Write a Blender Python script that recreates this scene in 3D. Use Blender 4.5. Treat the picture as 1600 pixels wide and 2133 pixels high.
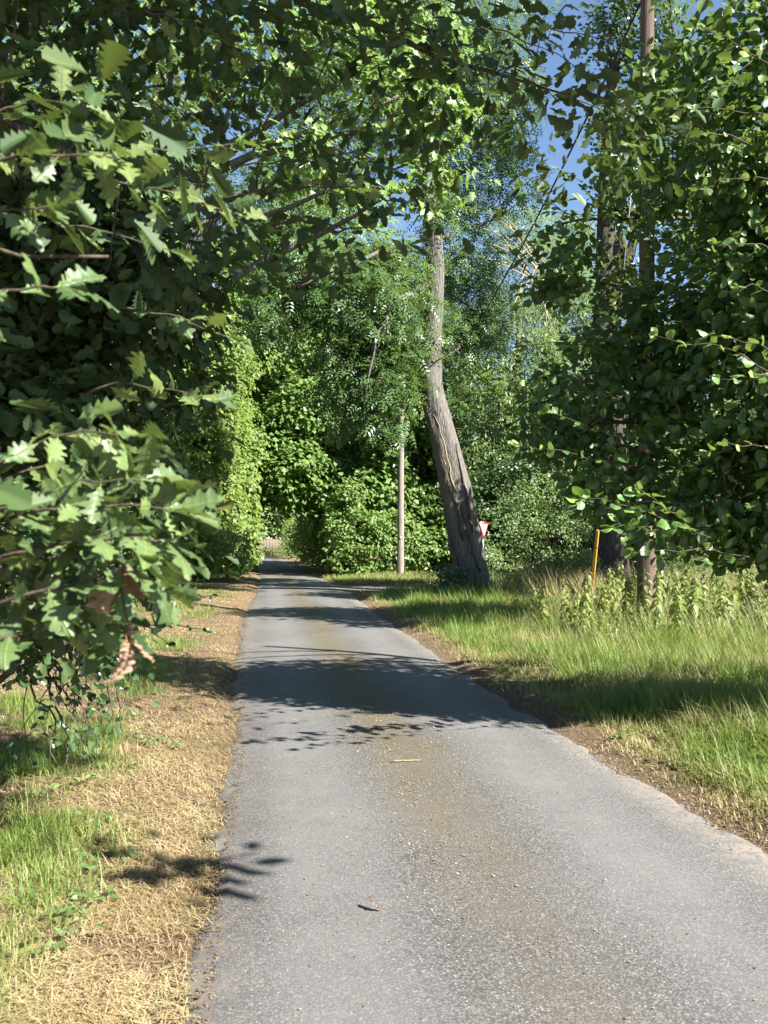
import bpy, math
import numpy as np
from mathutils import Euler, Vector

for o in list(bpy.data.objects):
    bpy.data.objects.remove(o, do_unlink=True)
S = bpy.context.scene
COL = S.collection

# ------------------------------------------------------------------ camera
F_PX, CX, CY = 1800.0, 800.0, 1066.5
YAW, PITCH, CAM_H = math.atan(248 / F_PX), math.atan(64 / F_PX), 1.65
cam = bpy.data.cameras.new('camera')
cam.sensor_fit = 'VERTICAL'
cam.sensor_height = 36.0
cam.sensor_width = 27.0
cam.lens = 36.0 * F_PX / 2133.0
cam.clip_start, cam.clip_end = 0.05, 2000
cam.dof.use_dof = True
cam.dof.focus_distance = 17.0
cam.dof.aperture_fstop = 7.0
camo = bpy.data.objects.new('camera', cam)
COL.objects.link(camo)
camo.location = (0, 0, CAM_H)
camo.rotation_euler = (math.pi / 2 + PITCH, 0, -YAW)
S.camera = camo

# ------------------------------------------------------------------ sky, sun, exposure
SUN_AZ = math.atan2(0.755, -0.656)          # compass-like angle from +Y towards +X
SUN_EL = math.radians(39)
w = bpy.data.worlds.new('World')
S.world = w
w.use_nodes = True
nt = w.node_tree
nt.nodes.clear()
sky = nt.nodes.new('ShaderNodeTexSky')
sky.sky_type = 'NISHITA'
sky.sun_disc = False
sky.sun_elevation = SUN_EL
sky.sun_rotation = SUN_AZ
sky.air_density = 1.0
sky.dust_density = 0.1
sky.ozone_density = 2.6
bg = nt.nodes.new('ShaderNodeBackground')
bg.inputs['Strength'].default_value = 0.052
wo = nt.nodes.new('ShaderNodeOutputWorld')
nt.links.new(sky.outputs[0], bg.inputs[0])
nt.links.new(bg.outputs[0], wo.inputs[0])

sd = bpy.data.lights.new('sun', 'SUN')
sd.energy = 5.0
sd.angle = math.radians(0.53)
sd.color = (1.0, 0.955, 0.89)
so = bpy.data.objects.new('sun', sd)
COL.objects.link(so)
SUN = Vector((math.sin(SUN_AZ) * math.cos(SUN_EL), math.cos(SUN_AZ) * math.cos(SUN_EL), math.sin(SUN_EL)))
so.rotation_euler = SUN.to_track_quat('Z', 'Y').to_euler()
so.location = (20, -14, 25)

S.view_settings.view_transform = 'Standard'
S.view_settings.look = 'None'
S.view_settings.gamma = 1.0
S.view_settings.use_curve_mapping = False
S.view_settings.exposure = 2.15
cy = S.cycles
cy.max_bounces = 9
cy.diffuse_bounces = 5
cy.glossy_bounces = 2
cy.transmission_bounces = 6
cy.transparent_max_bounces = 4
cy.caustics_reflective = False
cy.caustics_refractive = False
cy.use_denoising = True

# ------------------------------------------------------------------ numeric helpers
rng = np.random.default_rng(7)
U = lambda a, b, n=None: rng.uniform(a, b, n)
_R = np.array(Euler(camo.rotation_euler).to_matrix())


def P(px, py, Y):
    """Point at distance Y along the lane that the direction through photo pixel (px, py) reaches."""
    d = _R @ np.array(((px - CX) / F_PX, -(py - CY) / F_PX, -1.0))
    return np.array((0, 0, CAM_H)) + d * (Y / d[1])


def vnoise(p, seed=0):
    """Smooth value noise in 0..1 for points (n, 2 or 3)."""
    p = np.asarray(p, float)
    if p.shape[1] == 2:
        p = np.c_[p, np.zeros(len(p))]
    i = np.floor(p).astype(np.int64)
    f = p - i
    f = f * f * (3 - 2 * f)

    def h(a, b, c):
        n = (a * 73856093) ^ (b * 19349663) ^ (c * 83492791) ^ (seed * 2654435761)
        n = (n ^ (n >> 13)) * 1274126177 & 0x7fffffff
        n = (n ^ (n >> 16)) & 0xffff
        return n / 65535.0
    r = 0
    for dx in (0, 1):
        for dy in (0, 1):
            for dz in (0, 1):
                wgt = np.where(dx, f[:, 0], 1 - f[:, 0]) * np.where(dy, f[:, 1], 1 - f[:, 1]) * np.where(dz, f[:, 2], 1 - f[:, 2])
                r = r + wgt * h(i[:, 0] + dx, i[:, 1] + dy, i[:, 2] + dz)
    return r


def fbm(p, seed=0, oct=3):
    p = np.asarray(p, float)
    r, a, t = 0, 1, 0
    for k in range(oct):
        r = r + a * vnoise(p * 2 ** k, seed + k)
        t += a
        a *= .5
    return r / t


def unit(v):
    v = np.asarray(v, float)
    return v / np.maximum(np.linalg.norm(v, axis=-1, keepdims=True), 1e-9)


TRIS = [0]


def mesh_from(name, verts, loops, totals, attrs=None, mats=None, smooth=False):
    me = bpy.data.meshes.new(name)
    verts = np.ascontiguousarray(verts, np.float32)
    loops = np.ascontiguousarray(loops, np.int32)
    totals = np.ascontiguousarray(totals, np.int32)
    me.vertices.add(len(verts))
    me.vertices.foreach_set('co', verts.ravel())
    me.loops.add(len(loops))
    me.loops.foreach_set('vertex_index', loops)
    me.polygons.add(len(totals))
    st = np.zeros(len(totals), np.int32)
    st[1:] = np.cumsum(totals)[:-1]
    me.polygons.foreach_set('loop_start', st)
    try:
        me.polygons.foreach_set('loop_total', totals)
    except Exception:
        pass
    if attrs:
        for k, v in attrs.items():
            a = me.attributes.new(k, 'FLOAT', 'POINT')
            a.data.foreach_set('value', np.ascontiguousarray(v, np.float32))
    me.update(calc_edges=True)
    if smooth:
        me.polygons.foreach_set('use_smooth', np.ones(len(totals), bool))
    for m in (mats or []):
        me.materials.append(m)
    TRIS[0] += int((totals - 2).sum())
    return me


class Geo:
    """Collects polygons (numpy) for one mesh."""
    def __init__(s):
        s.v, s.l, s.t, s.n, s.a = [], [], [], 0, {}

    def add(s, v, loops, totals, **attrs):
        v = np.asarray(v, float)
        s.v.append(v)
        s.l.append(np.asarray(loops, int) + s.n)
        s.t.append(np.asarray(totals, int))
        for k in set(s.a) | set(attrs):
            if k not in s.a:
                s.a[k] = [np.zeros(s.n)] if s.n else []
            x = attrs.get(k, 0.0)
            s.a[k].append(np.broadcast_to(np.asarray(x, float), (len(v),)))
        s.n += len(v)
        return s

    def tube(s, pts, rad, k=6, cap=True, **at):
        pts = np.asarray(pts, float)
        n = len(pts)
        rad = np.broadcast_to(np.asarray(rad, float), (n,))
        t = unit(np.gradient(pts, axis=0))
        ref = np.array((0, 0, 1.0)) if abs(t[:, 2]).mean() < .8 else np.array((1.0, 0, 0))
        a = unit(np.cross(t, ref))
        b = np.cross(t, a)
        th = np.arange(k) / k * 2 * np.pi
        v = pts[:, None] + rad[:, None, None] * (a[:, None] * np.cos(th)[None, :, None] + b[:, None] * np.sin(th)[None, :, None])
        i, j = np.meshgrid(np.arange(n - 1), np.arange(k), indexing='ij')
        i, j = i.ravel(), j.ravel()
        q = np.c_[i * k + j, i * k + (j + 1) % k, (i + 1) * k + (j + 1) % k, (i + 1) * k + j]
        l, tt = q.ravel(), np.full(len(q), 4)
        if cap:
            l = np.r_[l, np.arange(k)[::-1], (n - 1) * k + np.arange(k)]
            tt = np.r_[tt, k, k]
        return s.add(v.reshape(-1, 3), l, tt, **at)

    def box(s, c, size, rot=None, **at):
        x, y, z = np.asarray(size, float) / 2
        v = np.array([(a * x, b * y, d * z) for a in (-1, 1) for b in (-1, 1) for d in (-1, 1)])
        if rot is not None:
            v = v @ np.asarray(rot).T
        f = [(0, 1, 3, 2), (4, 6, 7, 5), (0, 4, 5, 1), (2, 3, 7, 6), (0, 2, 6, 4), (1, 5, 7, 3)]
        return s.add(v + np.asarray(c), np.ravel(f), [4] * 6, **at)

    def inst(s, tpl, pos, M, scale, **at):
        """Many copies of a template (verts, loops, totals, attrs) with rotation matrices M (n,3,3)."""
        tv, tl, tt, ta = tpl
        n, V = len(pos), len(tv)
        if n == 0:
            return s
        sc = np.asarray(scale, float)
        sc = sc[:, None, None] if sc.ndim == 1 else sc[:, None, :]
        v = np.einsum('nij,nvj->nvi', M, tv[None] * sc) + np.asarray(pos)[:, None]
        l = (np.asarray(tl)[None] + (np.arange(n) * V)[:, None]).ravel()
        t = np.tile(tt, n)
        A = {k: np.repeat(np.broadcast_to(x, (n,)), V) for k, x in at.items()}
        for k, x in ta.items():
            A[k] = np.tile(x, n)
        return s.add(v.reshape(-1, 3), l, t, **A)

    def mesh(s, name, mat, smooth=False):
        return mesh_from(name, np.concatenate(s.v), np.concatenate(s.l), np.concatenate(s.t),
                         {k: np.concatenate(x) for k, x in s.a.items()}, [mat], smooth)


def put(name, me, parent=None, loc=None, rot=None, scale=None, **props):
    o = bpy.data.objects.new(name, me)
    COL.objects.link(o)
    if parent is not None:
        o.parent = parent
    if loc is not None:
        o.location = loc
    if rot is not None:
        o.rotation_euler = rot
    if scale is not None:
        o.scale = (scale,) * 3 if np.isscalar(scale) else scale
    for k, v in props.items():
        o[k] = v
    return o


def thing(name, loc, label, category, group=None):
    o = put(name, None, loc=tuple(float(c) for c in loc), label=label, category=category)
    o.empty_display_size = .2
    if group:
        o['group'] = group
    return o


def child(name, geo, mat, parent, smooth=False, **props):
    """Part of a thing whose geometry is given in world coordinates (things are never rotated)."""
    L = np.array(parent.location)
    q = parent.parent
    while q is not None:
        L = L + np.array(q.location)
        q = q.parent
    geo.v = [v - L for v in geo.v]
    return put(name, geo.mesh(name, mat, smooth), parent, **props)


# ------------------------------------------------------------------ materials
def newmat(name):
    m = bpy.data.materials.new(name)
    m.use_nodes = True
    n = m.node_tree
    n.nodes.clear()
    out = n.nodes.new('ShaderNodeOutputMaterial')
    return m, n, out


class N:
    def __init__(s, nt):
        s.nt = nt

    def __call__(s, kind, **kw):
        n = s.nt.nodes.new('ShaderNode' + kind)
        for k, v in kw.items():
            if k.startswith('i_'):
                key = k[2:].replace('_', ' ')
                key = int(key) if key.isdigit() else key
                if isinstance(v, bpy.types.NodeSocket):
                    s.nt.links.new(v, n.inputs[key])
                else:
                    n.inputs[key].default_value = v
            else:
                setattr(n, k, v)
        return n

    def ramp(s, fac, stops, interp='LINEAR'):
        r = s.nt.nodes.new('ShaderNodeValToRGB')
        r.color_ramp.interpolation = interp
        e = r.color_ramp.elements
        while len(e) < len(stops):
            e.new(.5)
        for x, (p, c) in zip(e, stops):
            x.position = p
            x.color = (c if not np.isscalar(c) else (c, c, c)) + (() if (not np.isscalar(c) and len(c) == 4) else (1,)) if not np.isscalar(c) else (c, c, c, 1)
        s.nt.links.new(fac, r.inputs[0])
        return r.outputs[0]

    def mix(s, fac, a, b, mode='MIX'):
        n = s.nt.nodes.new('ShaderNodeMix')
        n.data_type = 'RGBA'
        n.blend_type = mode
        for sock, v in ((n.inputs[0], fac), (n.inputs[6], a), (n.inputs[7], b)):
            if isinstance(v, bpy.types.NodeSocket):
                s.nt.links.new(v, sock)
            else:
                sock.default_value = v if np.isscalar(v) else (tuple(v) + (1,) if len(v) == 3 else v)
        return n.outputs[2]

    def math(s, op, a, b=0.0, clamp=False):
        n = s.nt.nodes.new('ShaderNodeMath')
        n.operation = op
        n.use_clamp = clamp
        for sock, v in ((n.inputs[0], a), (n.inputs[1], b)):
            if isinstance(v, bpy.types.NodeSocket):
                s.nt.links.new(v, sock)
            else:
                sock.default_value = v
        return n.outputs[0]


def leaf_mat(name, stops, rough=.45, trans=.3, tcol=(.30, .42, .06), vein=None, use_random=False, spec=.4, under=1.25):
    m, nt, out = newmat(name)
    n = N(nt)
    if use_random:
        f = n('ObjectInfo').outputs['Random']
    else:
        f = n('Attribute', attribute_name='rnd').outputs['Fac']
    col = n.ramp(f, stops)
    if vein:
        u = n('Attribute', attribute_name='u').outputs['Fac']
        v = n('Attribute', attribute_name='v').outputs['Fac']
        av = n.math('ABSOLUTE', v)
        mid = n.ramp(av, [(0, 1.0), (.035, .0)])
        ph = n.math('MULTIPLY', n.math('SUBTRACT', u, n.math('MULTIPLY', av, .75)), 40.0)
        sv = n.ramp(n.math('ABSOLUTE', n.math('SINE', ph)), [(0, .55), (.22, 0.0)])
        fac = n.math('MAXIMUM', mid, sv)
        col = n.mix(n.math('MULTIPLY', fac, .5), col, vein)
        tc = n('TexCoord')
        nz = n('TexNoise', i_Scale=28.0, i_Detail=3.0)
        nt.links.new(tc.outputs['Object'], nz.inputs['Vector'])
        spot = n.ramp(nz.outputs['Fac'], [(.66, 0.0), (.74, .55)])
        col = n.mix(spot, col, (.22, .13, .05))
    geo = n('NewGeometry')
    pale = n.mix(1.0, col, (under, under, under * 1.02), 'MULTIPLY')
    colb = n.mix(geo.outputs['Backfacing'], col, pale)
    p = n('BsdfPrincipled', i_Base_Color=colb, i_Roughness=rough)
    p.inputs['Specular IOR Level'].default_value = spec
    if vein:
        bm = n('Bump', i_Strength=.35, i_Distance=.02, i_Height=fac)
        nt.links.new(bm.outputs[0], p.inputs['Normal'])
    tr = n('BsdfTranslucent')
    tcl = n.mix(.55, col, tcol)
    nt.links.new(tcl, tr.inputs[0])
    mx = n('MixShader', i_0=trans)
    nt.links.new(p.outputs[0], mx.inputs[1])
    nt.links.new(tr.outputs[0], mx.inputs[2])
    nt.links.new(mx.outputs[0], out.inputs[0])
    return m


def bark_mat(name, dark, light, scale=(9, 9, 1.6), bump=.6, moss=None, dist=.03):
    m, nt, out = newmat(name)
    n = N(nt)
    tc = n('TexCoord')
    mp = n('Mapping')
    mp.inputs['Scale'].default_value = scale
    nt.links.new(tc.outputs['Object'], mp.inputs[0])
    nz = n('TexNoise', i_Vector=mp.outputs[0], i_Scale=1.6, i_Detail=6.0, i_Roughness=.65)
    vr = n('TexVoronoi', i_Vector=mp.outputs[0], i_Scale=2.2, feature='DISTANCE_TO_EDGE')
    h = n.math('ADD', n.math('MULTIPLY', nz.outputs['Fac'], .8), n.math('MINIMUM', vr.outputs['Distance'], .3))
    col = n.ramp(h, [(.3, dark), (.85, light)])
    big = n('TexNoise', i_Vector=tc.outputs['Object'], i_Scale=.9, i_Detail=4.0)
    col = n.mix(n.ramp(big.outputs['Fac'], [(.4, 0.0), (.7, .5)]), col, tuple(c * .6 for c in light))
    if moss:
        mm = n('TexNoise', i_Vector=tc.outputs['Object'], i_Scale=2.4, i_Detail=5.0)
        col = n.mix(n.ramp(mm.outputs['Fac'], [(.52, 0.0), (.68, .6)]), col, moss)
    b = n('Bump', i_Strength=bump, i_Distance=dist, i_Height=h)
    p = n('BsdfPrincipled', i_Base_Color=col, i_Roughness=.9)
    p.inputs['Specular IOR Level'].default_value = .15
    nt.links.new(b.outputs[0], p.inputs['Normal'])
    nt.links.new(p.outputs[0], out.inputs[0])
    return m


def plain_mat(name, col, rough=.6, spec=.3, metal=0.0, var=.15, scale=12.0):
    m, nt, out = newmat(name)
    n = N(nt)
    tc = n('TexCoord')
    nz = n('TexNoise', i_Vector=tc.outputs['Object'], i_Scale=scale, i_Detail=5.0)
    c = n.mix(nz.outputs['Fac'], tuple(x * (1 - var) for x in col), tuple(min(1, x * (1 + var)) for x in col))
    p = n('BsdfPrincipled', i_Base_Color=c, i_Roughness=rough, i_Metallic=metal)
    p.inputs['Specular IOR Level'].default_value = spec
    nt.links.new(p.outputs[0], out.inputs[0])
    return m


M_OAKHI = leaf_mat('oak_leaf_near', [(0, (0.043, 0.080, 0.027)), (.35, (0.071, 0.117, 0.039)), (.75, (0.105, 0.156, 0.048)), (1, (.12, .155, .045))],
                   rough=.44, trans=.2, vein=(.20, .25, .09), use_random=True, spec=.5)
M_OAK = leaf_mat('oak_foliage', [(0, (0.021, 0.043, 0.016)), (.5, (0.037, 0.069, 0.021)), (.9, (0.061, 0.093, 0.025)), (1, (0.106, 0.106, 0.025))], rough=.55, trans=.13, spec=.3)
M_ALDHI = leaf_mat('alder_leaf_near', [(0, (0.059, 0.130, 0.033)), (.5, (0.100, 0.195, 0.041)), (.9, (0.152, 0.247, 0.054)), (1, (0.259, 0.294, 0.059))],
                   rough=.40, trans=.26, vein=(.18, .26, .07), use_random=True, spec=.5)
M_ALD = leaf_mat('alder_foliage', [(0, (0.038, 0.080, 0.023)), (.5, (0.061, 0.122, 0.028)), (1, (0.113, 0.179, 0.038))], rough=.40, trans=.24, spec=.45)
M_MAPLE = leaf_mat('maple_foliage', [(0, (0.083, 0.151, 0.045)), (.5, (0.136, 0.226, 0.060)), (.92, (0.211, 0.286, 0.075)), (1, (0.392, 0.362, 0.091))], rough=.45, trans=.38)
M_ASH = leaf_mat('ash_foliage', [(0, (0.040, 0.086, 0.034)), (.5, (0.063, 0.127, 0.044)), (1, (0.103, 0.172, 0.052))], rough=.4, trans=.26)
M_SYC = leaf_mat('sycamore_foliage', [(0, (0.083, 0.151, 0.043)), (.5, (0.128, 0.218, 0.057)), (.95, (0.211, 0.286, 0.075)), (1, (0.482, 0.301, 0.075))], rough=.45, trans=.5)
M_HEDGE = leaf_mat('hedge_foliage', [(0, (0.091, 0.151, 0.039)), (.5, (0.151, 0.226, 0.054)), (.93, (0.258, 0.301, 0.075)), (1, (0.451, 0.301, 0.106))], rough=.5, trans=.5)
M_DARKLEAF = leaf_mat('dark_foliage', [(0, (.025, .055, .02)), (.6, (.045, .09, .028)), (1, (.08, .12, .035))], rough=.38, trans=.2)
M_WILLOW = leaf_mat('willow_foliage', [(0, (0.081, 0.135, 0.047)), (.6, (0.135, 0.202, 0.067)), (1, (0.230, 0.269, 0.095))], rough=.45, trans=.38)
M_HAW = leaf_mat('hawthorn_foliage', [(0, (0.067, 0.121, 0.040)), (.6, (0.121, 0.188, 0.061)), (1, (0.230, 0.269, 0.095))], rough=.45, trans=.38)
M_HOLLY = leaf_mat('holly_foliage', [(0, (.02, .045, .018)), (.7, (.035, .07, .025)), (1, (.07, .11, .035))], rough=.22, trans=.08, spec=.6)
M_NETTLE = leaf_mat('nettle_foliage', [(0, (0.094, 0.141, 0.038)), (.6, (0.151, 0.198, 0.052)), (.93, (0.235, 0.254, 0.066)), (1, (0.358, 0.302, 0.075))], rough=.55, trans=.35, tcol=(.4, .45, .08))
M_IVY = leaf_mat('ivy_foliage', [(0, (.02, .05, .018)), (1, (.05, .09, .03))], rough=.3, trans=.1)
M_DEADLEAF = leaf_mat('dead_leaf', [(0, (.22, .13, .085)), (1, (.36, .25, .17))], rough=.7, trans=.3, tcol=(.5, .28, .15), vein=(.25, .13, .07), use_random=True, spec=.2)
M_LITTER = leaf_mat('litter_bits', [(0, (.05, .03, .018)), (.4, (.15, .10, .05)), (.75, (.27, .215, .11)), (1, (.33, .29, .15))], rough=.8, trans=.1, spec=.15)
M_BARK = bark_mat('grey_bark', (.06, .054, .048), (.20, .185, .165), scale=(9, 9, 1.3), bump=.9, dist=.05)
M_DBARK = bark_mat('dark_bark', (.025, .022, .02), (.10, .085, .07), scale=(8, 8, 1.2), bump=.9, dist=.06)
M_TWIG = bark_mat('twig_bark', (.035, .027, .02), (.11, .085, .06), scale=(20, 20, 6), bump=.3, dist=.005)
M_PALETWIG = bark_mat('pale_twig_bark', (.17, .14, .09), (.34, .29, .19), scale=(20, 20, 6), bump=.3, dist=.005)
M_POLE = bark_mat('weathered_pole_wood', (.05, .034, .027), (.17, .122, .097), scale=(22, 22, .7), bump=.5, dist=.012)
M_PALEPOLE = bark_mat('pale_pole_wood', (.13, .105, .09), (.30, .26, .225), scale=(18, 18, .7), bump=.3, dist=.01)


def grass_mat(name):
    m, nt, out = newmat(name)
    n = N(nt)
    r = n('Attribute', attribute_name='rnd').outputs['Fac']
    d = n('Attribute', attribute_name='dry').outputs['Fac']
    g = n.ramp(r, [(0, (.055, .12, .018)), (.5, (.105, .19, .03)), (1, (.20, .27, .055))])
    s = n.ramp(r, [(0, (.19, .12, .065)), (.5, (.40, .29, .17)), (1, (.56, .45, .29))])
    c = n.mix(d, g, s)
    p = n('BsdfPrincipled', i_Base_Color=c, i_Roughness=.5)
    p.inputs['Specular IOR Level'].default_value = .3
    tr = n('BsdfTranslucent', i_Color=n.mix(.5, c, (.42, .46, .08)))
    mx = n('MixShader', i_0=.35)
    nt.links.new(p.outputs[0], mx.inputs[1])
    nt.links.new(tr.outputs[0], mx.inputs[2])
    nt.links.new(mx.outputs[0], out.inputs[0])
    return m


M_GRASS = grass_mat('grass_blades')


def asphalt_mat():
    m, nt, out = newmat('asphalt')
    n = N(nt)
    tc = n('TexCoord')
    co = tc.outputs['Object']
    vo = n('TexVoronoi', i_Vector=co, i_Scale=105.0)
    fine = n('TexNoise', i_Vector=co, i_Scale=160.0, i_Detail=3.0, i_Roughness=.7)
    med = n('TexNoise', i_Vector=co, i_Scale=3.2, i_Detail=6.0, i_Roughness=.6)
    big = n('TexNoise', i_Vector=co, i_Scale=.55, i_Detail=4.0)
    sepv = n('SeparateColor', i_0=vo.outputs['Color'])
    stone = n.ramp(sepv.outputs[0], [(0, (.055, .053, .050)), (.3, (.105, .101, .096)), (.7, (.150, .143, .136)), (.92, (.185, .176, .166)), (1, (.32, .30, .27))])
    col = n.mix(n.ramp(vo.outputs['Distance'], [(.32, 0.0), (.66, .9)]), stone, (.036, .035, .034))
    col = n.mix(n.ramp(med.outputs['Fac'], [(.35, .25), (.7, 0.0)]), col, (.095, .092, .09))
    col = n.mix(n.ramp(big.outputs['Fac'], [(.42, 0.0), (.66, .35)]), col, (.150, .146, .141))
    sepw = n('SeparateXYZ', i_0=co)
    track = n.math('MINIMUM', n.math('ABSOLUTE', n.math('SUBTRACT', sepw.outputs[0], .32)), n.math('ABSOLUTE', n.math('SUBTRACT', sepw.outputs[0], 1.85)))
    worn = n.math('MULTIPLY', n.ramp(track, [(.12, 1.0), (.42, 0.0)]), n.ramp(med.outputs['Fac'], [(.3, .2), (.65, .6)]))
    col = n.mix(worn, col, (.138, .134, .129))
    # moss and grit along the middle of the lane, dust on its edges
    sep = n('SeparateXYZ', i_0=co)
    wob = n.math('MULTIPLY', n.math('SUBTRACT', big.outputs['Fac'], .5), .5)
    dx = n.math('ABSOLUTE', n.math('ADD', n.math('SUBTRACT', sep.outputs[0], 1.06), wob))
    mid = n.ramp(dx, [(0.0, 1.0), (.12, .8), (.42, 0.0)])
    grain = n('TexNoise', i_Vector=co, i_Scale=38.0, i_Detail=5.0, i_Roughness=.75)
    mossn = n('TexNoise', i_Vector=co, i_Scale=3.5, i_Detail=7.0, i_Roughness=.7)
    mid = n.math('MULTIPLY', mid, n.ramp(mossn.outputs['Fac'], [(.32, .3), (.58, 1.0)]))
    mid = n.math('MULTIPLY', mid, n.ramp(grain.outputs['Fac'], [(.38, .3), (.54, 1.0)]))
    mid = n.math('MULTIPLY', mid, n.ramp(n.math('MULTIPLY', sep.outputs[1], .05), [(.16, .35), (.36, 1.0)]))
    mossc = n.mix(n.ramp(fine.outputs['Fac'], [(.4, 0.0), (.65, 1.0)]), (.055, .045, .022), (.125, .095, .045))
    col = n.mix(mid, col, mossc)
    grit = n('TexNoise', i_Vector=co, i_Scale=11.0, i_Detail=4.0)
    edge = n.math('MAXIMUM', n.math('SUBTRACT', -.02, sep.outputs[0]), n.math('SUBTRACT', sep.outputs[0], 2.3))
    edge = n.math('MULTIPLY', n.ramp(edge, [(-.0, 0.0), (.30, 1.0)]), n.ramp(grit.outputs['Fac'], [(.42, .15), (.6, .8)]))
    col = n.mix(edge, col, (.19, .16, .125))
    hgt = n.math('SUBTRACT', n.math('MULTIPLY', fine.outputs['Fac'], 1.2), n.math('MULTIPLY', vo.outputs['Distance'], .5))
    b = n('Bump', i_Strength=.45, i_Distance=.003, i_Height=hgt)
    p = n('BsdfPrincipled', i_Base_Color=col, i_Roughness=.82)
    p.inputs['Specular IOR Level'].default_value = .3
    nt.links.new(b.outputs[0], p.inputs['Normal'])
    nt.links.new(p.outputs[0], out.inputs[0])
    return m


def soil_mat():
    m, nt, out = newmat('verge_soil')
    n = N(nt)
    tc = n('TexCoord')
    co = tc.outputs['Object']
    a = n('TexNoise', i_Vector=co, i_Scale=14.0, i_Detail=8.0, i_Roughness=.75)
    b2 = n('TexNoise', i_Vector=co, i_Scale=1.3, i_Detail=5.0)
    fib = n('TexNoise', i_Vector=co, i_Scale=70.0, i_Detail=4.0, i_Roughness=.7, i_Distortion=2.5)
    c = n.ramp(a.outputs['Fac'], [(.3, (.045, .028, .019)), (.5, (.10, .066, .045)), (.7, (.18, .13, .088))])
    c = n.mix(n.ramp(fib.outputs['Fac'], [(.44, 0.0), (.60, .75)]), c, (.27, .19, .12))
    c = n.mix(n.ramp(b2.outputs['Fac'], [(.5, 0.0), (.7, .5)]), c, (.10, .12, .04))
    h = n.math('ADD', a.outputs['Fac'], fib.outputs['Fac'])
    bp = n('Bump', i_Strength=.8, i_Distance=.03, i_Height=h)
    p = n('BsdfPrincipled', i_Base_Color=c, i_Roughness=.95)
    p.inputs['Specular IOR Level'].default_value = .1
    nt.links.new(bp.outputs[0], p.inputs['Normal'])
    nt.links.new(p.outputs[0], out.inputs[0])
    return m


M_ASPHALT, M_SOIL = asphalt_mat(), soil_mat()

# ------------------------------------------------------------------ setting: ground and lane
LY = np.array([-8, 3, 7, 12, 17, 22, 31, 40, 60, 98.])
LX = np.array([-.30, -.28, -.25, -.38, -.45, -.40, -.25, -.2, -.45, -.6])
RY = np.array([-8, 4.5, 7.2, 11, 15.6, 21, 27, 30, 35, 60, 98.])
RX = np.array([2.7, 2.66, 2.55, 2.5, 2.58, 2.6, 2.75, 2.85, 2.7, 1.9, 1.7])
left_edge = lambda y: np.interp(y, LY, LX)
right_edge = lambda y: np.interp(y, RY, RX)
SIDE_Y0, SIDE_Y1 = 29.6, 33.2


def ground_z(x, y):
    x, y = np.asarray(x, float), np.asarray(y, float)
    d = np.maximum(left_edge(y) - x, x - right_edge(y))      # distance outside the lane
    s = np.clip((d + .02) / .35, 0, 1)
    s = s * s * (3 - 2 * s)
    z = -.035 + s * .06
    z = z + np.clip(d - .5, 0, 3) * .035 * np.where(x > 1, 1.0, .7)
    z = z + np.clip(d - 6, 0, 40) * .03
    p = np.c_[x.ravel(), y.ravel()]
    nz = (fbm(p * 1.1, 5) - .5).reshape(x.shape) * .09 + (fbm(p * .35, 9) - .5).reshape(x.shape) * .12
    z = z + nz * np.clip(d / .8, 0, 1)
    side = np.clip(1 - np.abs(y - 31.4) / 2.6, 0, 1) * (x > 2)
    sf = np.clip(side * 2, 0, 1)
    z = z * (1 - sf) + sf * (-.035)
    return z


xs = np.r_[np.linspace(-60, -8, 20), np.linspace(-7.6, -.9, 34), np.linspace(-.82, -.08, 14), np.linspace(.1, 2.2, 4), np.linspace(2.3, 3.3, 16), np.linspace(3.45, 14, 48), np.linspace(14.8, 70, 20)]
ys = np.r_[np.linspace(-30, -2, 12), np.linspace(-1.6, 12, 90), np.linspace(12.2, 36, 80), np.linspace(36.8, 130, 45), np.linspace(140, 400, 12)]
gx, gy = np.meshgrid(xs, ys)
gz = ground_z(gx, gy)
nx, ny = len(xs), len(ys)
i, j = np.meshgrid(np.arange(ny - 1), np.arange(nx - 1), indexing='ij')
i, j = i.ravel(), j.ravel()
q = np.c_[i * nx + j, i * nx + j + 1, (i + 1) * nx + j + 1, (i + 1) * nx + j]
put('ground', mesh_from('ground', np.c_[gx.ravel(), gy.ravel(), gz.ravel()], q.ravel(), np.full(len(q), 4), None, [M_SOIL], True), kind='structure')

yy = np.r_[np.arange(-8, 40, .06), np.arange(40, 101, .5)]
jl = (fbm(np.c_[yy * 2.2, yy * 0], 21) - .5) * .16 + (fbm(np.c_[yy * 9, yy * 0], 22) - .5) * .07
jr = (fbm(np.c_[yy * 2.0, yy * 0], 23) - .5) * .16 + (fbm(np.c_[yy * 9, yy * 0], 24) - .5) * .07
el, er = left_edge(yy) + jl, right_edge(yy) + jr
mouth = np.clip(1 - np.abs(yy - 31.4) / 3.4, 0, 1)
er = er + np.where(mouth > 0, mouth ** 2 * 1.2, 0)
cols = np.array([0, .02, .12, .3, .5, .7, .88, .98, 1.0])
camber = np.array([-.03, -.002, .012, .028, .034, .028, .012, -.002, -.03])
vx = el[:, None] + (er - el)[:, None] * cols
vy = np.repeat(yy[:, None], len(cols), 1)
vz = np.repeat(camber[None], len(yy), 0)
k = len(cols)
i, j = np.meshgrid(np.arange(len(yy) - 1), np.arange(k - 1), indexing='ij')
i, j = i.ravel(), j.ravel()
q = np.c_[i * k + j, i * k + j + 1, (i + 1) * k + j + 1, (i + 1) * k + j]
put('road', mesh_from('road', np.c_[vx.ravel(), vy.ravel(), vz.ravel()], q.ravel(), np.full(len(q), 4), None, [M_ASPHALT], True), kind='structure')
g = Geo()
xx = np.arange(2.2, 40, .4)
wd = 1.7 + 1.6 * np.exp(-(xx - 2.2) / .9)
rows = np.array([-1, -.9, -.3, .3, .9, 1])
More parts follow.
